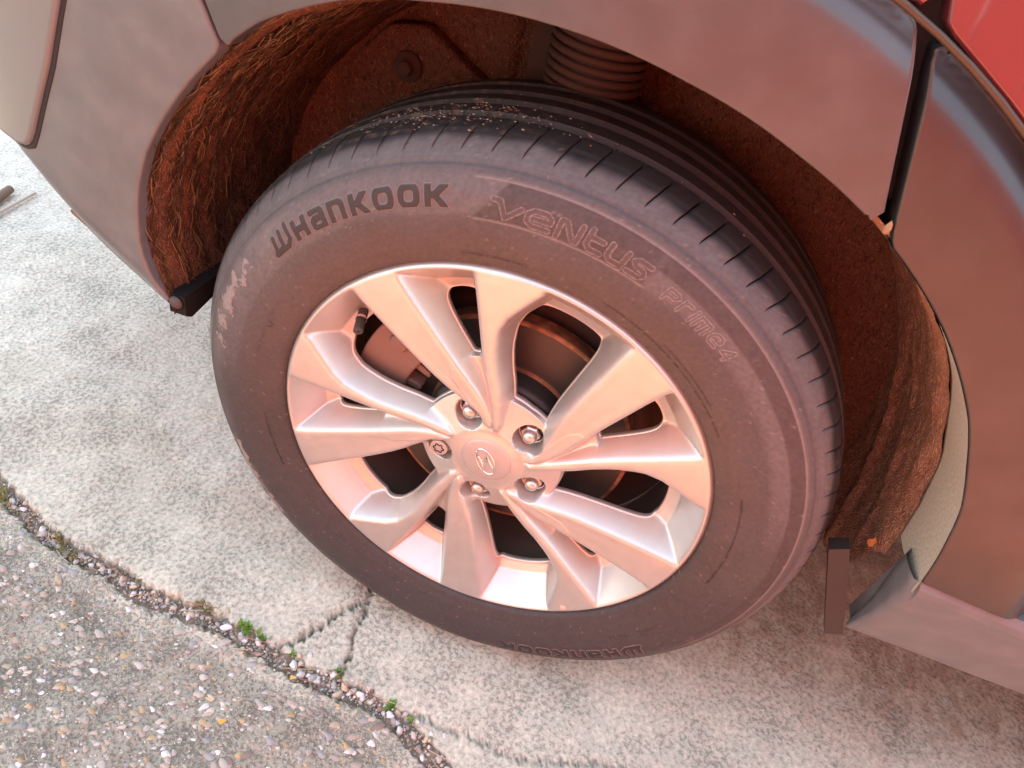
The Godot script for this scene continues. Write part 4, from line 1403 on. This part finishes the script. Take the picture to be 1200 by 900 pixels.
func letter(glyph: String, r0: float, h: float, a_left: float, a_right: float, width: float, outline: bool, slant := 0.0) -> ArrayMesh:
	# a letter laid on the sidewall between two angles (degrees, falling), base at radius r0, h tall
	var step := 0.00062
	var arc := deg_to_rad(a_left - a_right) * (r0 + h * 0.5)
	var pad := 0.0030
	var nu := int((arc + 2 * pad + absf(slant) * h) / step) + 2
	var nv := int((h * 1.12 + 2 * pad) / step) + 2
	var pos := PackedVector3Array()
	var col := PackedColorArray()
	var g := PackedFloat32Array()
	var lines := []
	for s in GLYPH[glyph]:
		for k in s.size() - 1: lines.append([Vector2(s[k][0] * arc + s[k][1] * h * slant, s[k][1] * h), Vector2(s[k + 1][0] * arc + s[k + 1][1] * h * slant, s[k + 1][1] * h)])
	var half := width * 0.5
	var rim_w := 0.0011
	for j in nv:
		var y := -pad + j * step
		for i in nu:
			var x := -pad + i * step
			var d := INF
			for l in lines: d = minf(d, sd_line(Vector2(x, y), l[0], l[1]))
			# square ends: the baseline and cap line cut the strokes
			if glyph != "mark" and not outline: d = maxf(d, maxf(-y, y - h) + half)
			var r := r0 + y
			var a := deg_to_rad(a_left) - x / (r0 + h * 0.5)
			var up := 0.0
			var dust := rubber_color(r, rad_to_deg(a))
			var c := dust
			if outline:
				var on := smooth(rim_w * 0.75, rim_w * 0.25, absf(d - half))
				up = 0.0002 + 0.0004 * on
				c = dust.lerp(Color(0.30, 0.25, 0.235), on * 0.55 * clampf(0.75 + fn.get_noise_2d(x * 300.0, y * 300.0), 0.2, 1.0))
				if d < half: c = c.lerp(Color(0.10, 0.082, 0.078), 0.35)
				g.append(half + rim_w - d)
			else:
				up = 0.0002 + 0.0009 * smooth(half + 0.0003, half - 0.0003, d)
				c = Color(0.026, 0.021, 0.021).lerp(dust * 1.0, 0.06 + 0.25 * smooth(0.2, 0.6, fn.get_noise_2d(x * 900.0, y * 900.0)))
				c = c.lerp(Color(0.20, 0.165, 0.155), smooth(half - 0.0002, half + 0.0004, d) * 0.8)
				g.append(half + 0.0009 - d)
			pos.append(Vector3(cos(a) * r, sin(a) * r, tyre_surface(r) + up))
			col.append(c)
	var nrm := PackedVector3Array()
	nrm.resize(pos.size())
	for j in nv:
		for i in nu:
			var c := (pos[j * nu + mini(i + 1, nu - 1)] - pos[j * nu + maxi(i - 1, 0)]).cross(pos[mini(j + 1, nv - 1) * nu + i] - pos[maxi(j - 1, 0) * nu + i]).normalized()
			nrm[j * nu + i] = c if c.z > 0 else -c
	var d := clip_grid(nu, nv, pos, nrm, g, PackedByteArray(), -1, col)
	var out := func(p: Vector3) -> Array:
		return [Vector3(0, 0, 0), Vector3(0, 0, 1)]
	add_walls(d, out, [Vector2(0, 0.001)])
	return amesh(d.v, d.n, d.i, d.c)


func build_lettering(wheel: Node3D):
	for turn in [0.0, 180.2]:
		var w := 0.0056
		# [glyph, left angle, right angle]
		for q in [["mark", 142.0, 136.2], ["H", 135.6, 132.3], ["a", 131.1, 128.0], ["n", 126.9, 123.6], ["K", 122.4, 118.9], ["O", 117.9, 114.1], ["O", 113.2, 109.5], ["K", 108.5, 104.7]]:
			var o := put("letter", letter(q[0], 0.2895, 0.0175, q[1] + turn, q[2] + turn, w if q[0] != "mark" else 0.0046, false, 0.10), M.rubber, wheel)
			if q[0] == "mark": o.name = "tyre_mark" if turn == 0.0 else "tyre_mark_001"
	for q in [["V", 97.8, 92.6], ["e", 92.2, 87.6], ["N", 87.0, 83.0], ["t", 82.4, 78.9], ["U", 78.6, 75.2], ["S", 74.6, 71.4]]:
		put("letter", letter(q[0], 0.2855, 0.0155, q[1], q[2], 0.0042, true, 0.12), M.rubber, wheel)
	for q in [["P", 67.6, 64.9], ["r", 64.4, 62.6], ["i", 62.2, 61.2], ["m", 60.9, 58.2], ["e", 57.6, 55.2], ["4", 54.4, 52.2]]:
		put("letter", letter(q[0], 0.2855, 0.0115, q[1], q[2], 0.0026, true, 0.12), M.rubber, wheel)


func mud_film(a0: float, a1: float, r0: float, r1: float, seed_: float, thr: float) -> ArrayMesh:
	# a crust of dried mud on the sidewall with a ragged edge
	var nu := int(deg_to_rad(a1 - a0) * r1 / 0.0009) + 2
	var nv := int((r1 - r0) / 0.0009) + 2
	var pos := PackedVector3Array()
	var nrm := PackedVector3Array()
	var col := PackedColorArray()
	var g := PackedFloat32Array()
	for j in nv:
		var v := float(j) / (nv - 1)
		for i in nu:
			var u := float(i) / (nu - 1)
			var a := deg_to_rad(lerpf(a0, a1, u))
			var r := lerpf(r0, r1, v)
			var x := cos(a) * r
			var y := sin(a) * r
			var n := fn.get_noise_2d(x * 38.0 + seed_, y * 38.0) + 0.35 * fn.get_noise_2d(x * 190.0 + seed_, y * 190.0)
			var f := n - thr - 1.2 * pow(absf(u - 0.5) * 2.0, 3.0) - 1.0 * pow(absf(v - 0.55) * 2.0, 3.0)
			# the moulded cross hatching shows through
			var hatch := 0.5 + 0.5 * cos((deg_to_rad(a0) + (a1 - a0) * u + v * 6.0) * 5.5) * cos((a0 + (a1 - a0) * u - v * 6.0) * 5.5)
			g.append(f)
			pos.append(Vector3(x, y, tyre_surface(r) + 0.00025 + 0.0006 * smooth(0.0, 0.12, f) - 0.0002 * hatch))
			nrm.append(Vector3(0, 0, 1))
			var k := 0.20 + 0.05 * n - 0.035 * hatch
			col.append(Color(k * 1.05, k * 0.93, k * 0.86))
	for j in nv:
		for i in nu:
			var c := (pos[j * nu + mini(i + 1, nu - 1)] - pos[j * nu + maxi(i - 1, 0)]).cross(pos[mini(j + 1, nv - 1) * nu + i] - pos[maxi(j - 1, 0) * nu + i]).normalized()
			nrm[j * nu + i] = c if c.z > 0 else -c
	var d := clip_grid(nu, nv, pos, nrm, g, PackedByteArray(), -1, col)
	var out := func(_p: Vector3) -> Array:
		return [Vector3(0, 0, 0), Vector3(0, 0, 1)]
	add_walls(d, out, [Vector2(0, 0.0008)])
	return amesh(d.v, d.n, d.i, d.c)


func fine_print(wheel: Node3D):
	# rows of small moulded characters, too worn to read
	var v := PackedVector3Array()
	var n := PackedVector3Array()
	var c := PackedColorArray()
	var idx := PackedInt32Array()
	for row in [[0.2468, 104.0, 90.0, 0.0022], [0.2468, 74.0, 36.0, 0.0022], [0.2520, 60.0, 44.0, 0.0020], [0.2700, 322.0, 316.0, 0.0065], [0.2700, 330.0, 325.0, 0.0050], [0.2560, 247.0, 226.0, 0.0042], [0.2560, 205.0, 188.0, 0.0026], [0.2620, 168.0, 152.0, 0.0030], [0.2590, 20.0, -8.0, 0.0022]]:
		var a: float = row[1]
		var h: float = row[3]
		while a > row[2]:
			var w := h * rng.randf_range(0.45, 0.7)
			if rng.randf() < 0.15:
				a -= rad_to_deg(w / row[0])
				continue
			for stroke in rng.randi_range(2, 3):
				var x0 := rng.randf() * w * 0.5
				var upright := rng.randf() < 0.6
				var x1 := x0 + (h * 0.2 if upright else w * 0.8)
				var y0 := 0.0 if upright else rng.randi_range(0, 2) * h * 0.42
				var y1 := h if upright else y0 + h * 0.18
				var s := v.size()
				for q in [[x0, y0], [x1, y0], [x1, y1], [x0, y1]]:
					var aa: float = deg_to_rad(a) - q[0] / row[0]
					var r: float = row[0] + q[1]
					v.append(Vector3(cos(aa) * r, sin(aa) * r, tyre_surface(r) + 0.00055))
					n.append(Vector3(0, 0, 1))
					c.append(rubber_color(r, a) * (0.55 if h < 0.003 else 1.5))
				idx.append_array(PackedInt32Array([s, s + 1, s + 2, s, s + 2, s + 3]))
			a -= rad_to_deg(w * 1.5 / row[0])
	var o := put("fine_print", amesh(v, n, idx, c), M.rubber, wheel)
	o.set_meta("kind", "stuff")
	var ring := []
	for i in 25: ring.append(Vector3(cos(TAU * i / 24.0) * 0.0042, sin(TAU * i / 24.0) * 0.0042, 0))
	var ra := deg_to_rad(159.0)
	put("ring_mark", tube(ring, func(_t): return 0.0004, 6), mat(Color(0.05, 0.04, 0.036), 0.7), wheel, Vector3(cos(ra) * 0.262, sin(ra) * 0.262, tyre_surface(0.262) + 0.0002))


func build_wheel():
	var wheel := Node3D.new()
	wheel.name = "wheel"
	wheel.position = HUB
	car.add_child(wheel, true)
	build_tyre(wheel)
	build_lettering(wheel)
	var mm := MultiMesh.new()
	mm.transform_format = MultiMesh.TRANSFORM_3D
	mm.use_colors = true
	mm.mesh = blob(88, 0.6, 3, 5)
	mm.instance_count = 330
	for i in 330:
		var a := deg_to_rad(rng.randfn(108.0, 9.0) if i < 300 else rng.randf_range(60.0, 150.0))
		var z := rng.randfn(-0.052, 0.013)
		var r := 0.3405 + 0.0085 * pow(clampf((-0.0215 - z) / 0.055, 0.02, 1), 0.55)
		var s := rng.randf_range(0.0004, 0.0012)
		mm.set_instance_transform(i, Transform3D(Basis(Vector3(0, 0, 1), a - PI / 2) * Basis.from_scale(Vector3(s * 1.6, s, s * 1.3)), Vector3(cos(a) * r, sin(a) * r, z)))
		mm.set_instance_color(i, [Color(0.24, 0.17, 0.12), Color(0.16, 0.08, 0.05), Color(0.30, 0.25, 0.20), Color(0.10, 0.06, 0.05)][i % 4])
	var mi := MultiMeshInstance3D.new()
	mi.name = "tread_grit"
	mi.multimesh = mm
	mi.material_override = M.stone
	wheel.add_child(mi, true)
	mi.set_meta("kind", "stuff")
	fine_print(wheel)
	put("dried_mud", mud_film(146.0, 176.0, 0.292, 0.320, 3.0, -0.10), M.rubber, wheel)
	put("dried_mud", mud_film(192.0, 226.0, 0.298, 0.324, 11.0, -0.05), M.rubber, wheel)
	build_rim(wheel)
	# back of the rim
	put("barrel", lathe([Vector2(0.2355, -0.006), Vector2(0.232, -0.012), Vector2(0.214, -0.030), Vector2(0.205, -0.045), Vector2(0.205, -0.06), Vector2(0.200, -0.11), Vector2(0.202, -0.19)], 96), M.barrel, wheel)
	# centre cap with its emblem: a slanted letter in an oval ring
	put("centre_cap", lathe([Vector2(0.0, -0.0062), Vector2(0.016, -0.0064), Vector2(0.024, -0.0070), Vector2(0.0272, -0.0076), Vector2(0.0282, -0.0085), Vector2(0.0286, -0.0125)], 72), M.cap, wheel)
	put("cap_seam", lathe([Vector2(0.0284, -0.0095), Vector2(0.0296, -0.0098)], 72), M.seal, wheel)
	var ring := []
	for i in 49:
		var a := TAU * i / 48.0
		var e := Vector2(cos(a) * 0.0175, sin(a) * 0.0098).rotated(2.05)
		ring.append(Vector3(e.x, e.y, -0.0060))
	put("emblem", tube(ring, func(_t): return 0.0010, 8), M.chrome, wheel)
	var strokes := [[Vector2(-0.0115, 0.0065), Vector2(-0.004, 0.0030), Vector2(0.0085, 0.0060)], [Vector2(-0.0085, -0.0060), Vector2(0.004, -0.0030), Vector2(0.0115, -0.0065)], [Vector2(-0.0045, 0.0030), Vector2(0.0, 0.0002), Vector2(0.0045, -0.0030)]]
	for s in strokes:
		var p := []
		for k in 9:
			var t := k / 8.0
			var q: Vector2 = s[0] * (1 - t) * (1 - t) + s[1] * 2 * t * (1 - t) + s[2] * t * t
			q = q.rotated(2.05)
			p.append(Vector3(q.x, q.y, -0.0061))
		put("emblem_bar", tube(p, func(_t): return 0.0015, 8), M.chrome, wheel)
	# wheel nuts: four with ball ends, one lock nut with a star key
	for k in 5:
		var a := deg_to_rad(49.9 + 72.0 * k)
		var at := Vector3(cos(a), sin(a), 0) * 0.05715
		if k == 2:
			var nut := put("lock_nut", lathe([Vector2(0.0, -0.0135), Vector2(0.0092, -0.0135), Vector2(0.0103, -0.0146), Vector2(0.0105, -0.018), Vector2(0.0105, -0.034)], 32), M.cap, wheel, at)
			var star := PackedVector2Array()
			for i in 48:
				var b := TAU * i / 48.0
				star.append(Vector2.from_angle(b) * (0.0052 + 0.0011 * cos(6 * b)))
			var star_in := []
			for i in 49:
				var q := star[i % 48]
				star_in.append(Vector3(q.x, q.y, -0.0134))
			put("key_groove", tube(star_in, func(_t): return 0.0007, 6), M.seal, nut)
			continue
		var nut := put("wheel_nut", prism6(0.0105, -0.036, -0.0215), M.nut, wheel, at)
		nut.rotation.z = 0.3 * k
		put("nut_ball", lathe([Vector2(0.0, -0.0128), Vector2(0.0035, -0.0132), Vector2(0.0062, -0.0148), Vector2(0.0075, -0.0175), Vector2(0.0074, -0.0205), Vector2(0.0082, -0.0225)], 24), M.nut, nut)
	# valve
	var va := deg_to_rad(145.0)
	var vd := Vector3(cos(va), sin(va), 0)
	put("valve_stem", tube([vd * 0.206 + Vector3(0, 0, -0.050), vd * 0.199 + Vector3(0, 0, -0.034), vd * 0.195 + Vector3(0, 0, -0.022)], func(_t): return 0.0052, 14), M.rubber_black, wheel)
	put("valve_cap", tube([vd * 0.1952 + Vector3(0, 0, -0.0225), vd * 0.1950 + Vector3(0, 0, -0.022), vd * 0.1905 + Vector3(0, 0, -0.010), vd * 0.1895 + Vector3(0, 0, -0.008), vd * 0.1893 + Vector3(0, 0, -0.0078)], func(t): return 0.0050 if t > 0.05 and t < 0.9 else 0.001, 14), M.rubber_black, wheel)
	put("valve_collar", tube([vd * 0.1962 + Vector3(0, 0, -0.0255), vd * 0.1952 + Vector3(0, 0, -0.0225)], func(_t): return 0.0058, 14), M.nut, wheel)
	# balance spot at the foot of the lip
	put("lip_spot", lathe([Vector2(0, 0.0008), Vector2(0.0032, 0.0007), Vector2(0.0042, 0.0)], 16), mat(Color(0.62, 0.42, 0.36), 0.5), wheel, Vector3(cos(5.35) * 0.2235, sin(5.35) * 0.2235, 0.0022))


func prism6(r: float, z0: float, z1: float) -> ArrayMesh:
	var A := []
	var B := []
	var T := []
	for i in 6:
		var d := Vector3(cos(TAU * i / 6), sin(TAU * i / 6), 0)
		A.append(d * r + Vector3(0, 0, z0))
		B.append(d * r + Vector3(0, 0, z1 - 0.0012))
		T.append(d * (r - 0.0014) + Vector3(0, 0, z1))
	var f := [T]
	for i in 6:
		var j := (i + 1) % 6
		f.append([A[i], A[j], B[j], B[i]])
		f.append([B[i], B[j], T[j], T[i]])
	return flat_poly_mesh(f)


# ==================================================================== small things
func build_small_things():
	# loose pebbles lying in the joint
	var meshes := []
	for k in 6: meshes.append(blob(500 + k, 0.75, 5, 9))
	var mats := []
	for c in [Color(0.62, 0.60, 0.57), Color(0.74, 0.73, 0.71), Color(0.50, 0.46, 0.40), Color(0.40, 0.38, 0.36), Color(0.55, 0.45, 0.33), Color(0.36, 0.25, 0.20)]: mats.append(mat(c, 0.75, 0.0, false, 0.35))
	for i in 250:
		var x := rng.randf_range(-0.66, 0.16)
		if i > 180: x = rng.randf_range(-0.17, 0.08)
		var z := joint_z(x) + rng.randfn(-0.001, 0.0045)
		if i > 180: z = joint_z(x) + rng.randfn(-0.010, 0.010)
		var s := 0.0016 + 0.0040 * pow(rng.randf(), 2.2)
		var tone := rng.randi() % 6
		var o := put("pebble", meshes[rng.randi() % 6], mats[tone])
		var y := -0.0095 + s * 0.5 + 0.004 * smooth(0.003, 0.012, absf(z - joint_z(x)))
		o.transform = Transform3D(Basis.from_euler(Vector3(rng.randfn(0, 0.4), rng.randf() * TAU, rng.randfn(0, 0.4))) * Basis.from_scale(Vector3(s * rng.randf_range(1.0, 1.5), s, s)), Vector3(x, y, z))
		var where: String = "at the left end of the crack" if x < -0.45 else "in the crack left of the green weeds" if x < -0.25 else "in the crack among the green weeds" if x < -0.06 else "in the crack at the bottom edge"
		tag(o, "%s pebble lying loose %s" % [["pale grey", "small white", "beige", "dark grey", "tan", "red brown"][tone], where], "pebble", "loose pebbles in the crack between the slabs")
	for q in [["largest white angular pebble in the crack, left of the green weeds", -0.262, 0.107, 0.0085, 1], ["round tan pebble lying in the crack at the far left", -0.402, 0.106, 0.0055, 4], ["red brown stone chip on the edge of the rough slab", -0.205, 0.122, 0.0050, 5]]:
		var o := put("pebble", meshes[2], mats[q[4]], null, Vector3(q[1], -0.003, q[2]))
		o.scale = Vector3(q[3], q[3] * 0.7, q[3] * 0.6)
		o.rotation.y = 0.5
		tag(o, q[0], "pebble", "loose pebbles in the crack between the slabs")
	# weeds and moss
	var spots := [
		[Vector3(-0.238, -0.006, 0.097), 18, 0.016, "brightest green leafy weed in the crack, left of the tyre foot"],
		[Vector3(-0.212, -0.006, 0.099), 12, 0.012, "small green weed just right of the brightest weed"],
		[Vector3(-0.103, -0.006, 0.104), 16, 0.013, "green weed where the short crack from the tyre meets the long one"],
		[Vector3(-0.022, -0.006, 0.115), 14, 0.012, "tiny upright green weed below the tyre foot"],
		[Vector3(0.006, -0.006, 0.122), 7, 0.007, "lowest green sprig in the crack near the bottom edge"],
		[Vector3(-0.165, -0.006, 0.104), 9, 0.008, "low yellow green weed between two brighter weeds"]]
	for s in spots: weed(s[0], s[1], s[2], s[3])
	grass_tuft(Vector3(-0.300, -0.006, 0.092), 70, 0.018, Color(0.20, 0.28, 0.08), "patch of fine short green grass along the crack")
	grass_tuft(Vector3(-0.655, -0.006, 0.062), 90, 0.022, Color(0.23, 0.26, 0.07), "olive green moss and grass tuft at the left edge")
	grass_tuft(Vector3(-0.535, -0.006, 0.086), 70, 0.014, Color(0.20, 0.16, 0.06), "brown green moss tuft in the crack among pebbles")
	grass_tuft(Vector3(-0.512, -0.006, 0.100), 60, 0.012, Color(0.24, 0.27, 0.06), "yellow green moss tuft beside orange stems in the crack")
	grass_tuft(Vector3(-0.405, -0.006, 0.094), 40, 0.010, Color(0.22, 0.18, 0.08), "dry brown moss tuft behind the round tan pebble")
	# straw stalks lying along the joint
	for i in 18:
		var x := rng.randf_range(-0.62, 0.06)
		var l := rng.randf_range(0.008, 0.026)
		var a := rng.randfn(-0.12, 0.5)
		var o := put("stalk", tube([Vector3(-l, 0, 0), Vector3(0, 0.002, 0.001), Vector3(l, 0, -0.001)], func(_t): return 0.0005, 5), mat([Color(0.42, 0.30, 0.17), Color(0.50, 0.42, 0.30), Color(0.34, 0.15, 0.08)][i % 3], 0.8), null, Vector3(x, -0.003 + 0.002 * (i % 3), joint_z(x) + rng.randfn(-0.002, 0.007)))
		o.rotation.y = a
		tag(o, "thin %s stalk lying %s" % [["brown", "straw coloured", "dark red brown"][i % 3], "at the left end of the crack" if x < -0.4 else "in the crack left of the weeds" if x < -0.22 else "in the crack near the tyre foot"], "stalk", "dry stalks in the crack")
	# twigs by the back of the bumper
	var t := put("twig", tube([Vector3(0.08, 0, 0.16), Vector3(0.035, 0.004, 0.05), Vector3(0.0, 0.0, -0.02), Vector3(-0.014, 0.002, -0.075), Vector3(-0.015, 0.002, -0.078)], func(q): return 0.012 - 0.004 * q if q < 0.95 else 0.001, 9), M.twig, null, Vector3(-1.277, 0.010, -0.51))
	tag(t, "thick brown twig lying on the concrete at the left edge", "twig")
	t = put("stem", tube([Vector3(0.05, 0, 0.16), Vector3(0.01, 0.003, 0.03), Vector3(-0.008, 0.001, -0.11)], func(q): return 0.005 - 0.002 * q, 7), M.dry_stem, null, Vector3(-1.243, 0.005, -0.50))
	tag(t, "pale dry stem lying beside the brown twig", "stem")
	t = put("twig", tube([Vector3(-0.1, 0, 0.02), Vector3(0.0, 0.004, 0.0), Vector3(0.06, 0.002, -0.02)], func(q): return 0.009 - 0.004 * q, 7), M.dry_stem, null, Vector3(-1.44, 0.008, -0.62))
	tag(t, "short tan twig just under the bumper at the left edge", "twig")
	# leaf bits
	leaf_bit(Vector3(0.398, 0.372, -0.058), Vector3(0.3, 0.4, 1.2), 0.0055, M.dry_leaf, "orange leaf fragment stuck to the wheel arch liner above the sill")
	leaf_bit(Vector3(-0.194, 0.004, 0.211), Vector3(0.1, 0.8, 0.05), 0.0042, mat(Color(0.62, 0.38, 0.06), 0.6), "small bright yellow leaf scrap on the rough slab")
	leaf_bit(Vector3(-0.150, 0.001, 0.133), Vector3(0.1, 0.3, 0.05), 0.0035, mat(Color(0.60, 0.40, 0.10), 0.6), "yellow fleck on the pale edge of the rough slab")


func weed(at: Vector3, leaves: int, size: float, label: String):
	var o := thing("weed", label, "weed", at, "weeds in the crack")
	var mesh := leaf_mesh()
	for i in leaves:
		var l := put("leaf", mesh, M.leaf, o)
		var a := rng.randf() * TAU
		var s := size * rng.randf_range(0.5, 1.0)
		l.transform = Transform3D(Basis(Vector3.UP, a) * Basis(Vector3.RIGHT, -rng.randf_range(0.3, 1.3)) * Basis.from_scale(Vector3.ONE * s), Vector3(cos(a) * 0.3, 0, -sin(a) * 0.3) * size * rng.randf() + Vector3(rng.randfn(0, 0.3) * size, 0, 0))


func leaf_mesh() -> ArrayMesh:
	var v := PackedVector3Array()
	for j in 6:
		var t := j / 5.0
		var w := 0.22 * sin(PI * pow(t, 0.8)) + 0.02
		for i in 3:
			v.append(Vector3((i - 1) * w, 0.10 * sin(t * 2.6) + 0.06 * absf(i - 1), t))
	return grid_mesh(3, 6, v, PackedColorArray(), PackedVector2Array(), false, true)


func grass_tuft(at: Vector3, blades: int, size: float, color: Color, label: String):
	var v := PackedVector3Array()
	var n := PackedVector3Array()
	var c := PackedColorArray()
	var idx := PackedInt32Array()
	for i in blades:
		var base := Vector3(rng.randfn(0, size * 0.8), 0, rng.randfn(0, size * 0.22))
		base.z += joint_z(at.x + base.x) - joint_z(at.x)
		var d := Vector3(rng.randfn(0, 0.6), rng.randf_range(0.3, 1.0), rng.randfn(0, 0.6)).normalized() * size * rng.randf_range(0.3, 0.8)
		var side := d.cross(Vector3(rng.randf() - 0.5, 0.3, rng.randf() - 0.5)).normalized() * rng.randf_range(0.0004, 0.0009)
		var s := v.size()
		var q := color * rng.randf_range(0.6, 1.4)
		if rng.randf() < 0.25: q = Color(0.34, 0.25, 0.12)
		for p in [base - side, base + side, base + d * 0.6 + Vector3(0, 0.1, 0) * size - side * 0.7, base + d * 0.6 + Vector3(0, 0.1, 0) * size + side * 0.7, base + d]:
			v.append(p)
			n.append(side.cross(d).normalized())
			c.append(q)
		idx.append_array(PackedInt32Array([s, s + 1, s + 2, s + 1, s + 3, s + 2, s + 2, s + 3, s + 4]))
	var o := put("moss_tuft", amesh(v, n, idx, c), M.straw, null, at)
	tag(o, label, "moss", "moss and grass tufts in the crack")


func leaf_bit(at: Vector3, turn: Vector3, size: float, m: Material, label: String):
	var v := PackedVector3Array()
	for j in 4:
		for i in 4:
			var p := Vector3((i - 1.5) * 0.6, 0.12 * sin(i * 1.3 + j), (j - 1.5) * 0.4 * (1.0 + 0.3 * sin(i * 2.0)))
			v.append(p * size)
	var o := put("leaf_scrap", grid_mesh(4, 4, v, PackedColorArray(), PackedVector2Array(), false, true), m, null, at)
	o.rotation = turn
	tag(o, label, "leaf scrap")
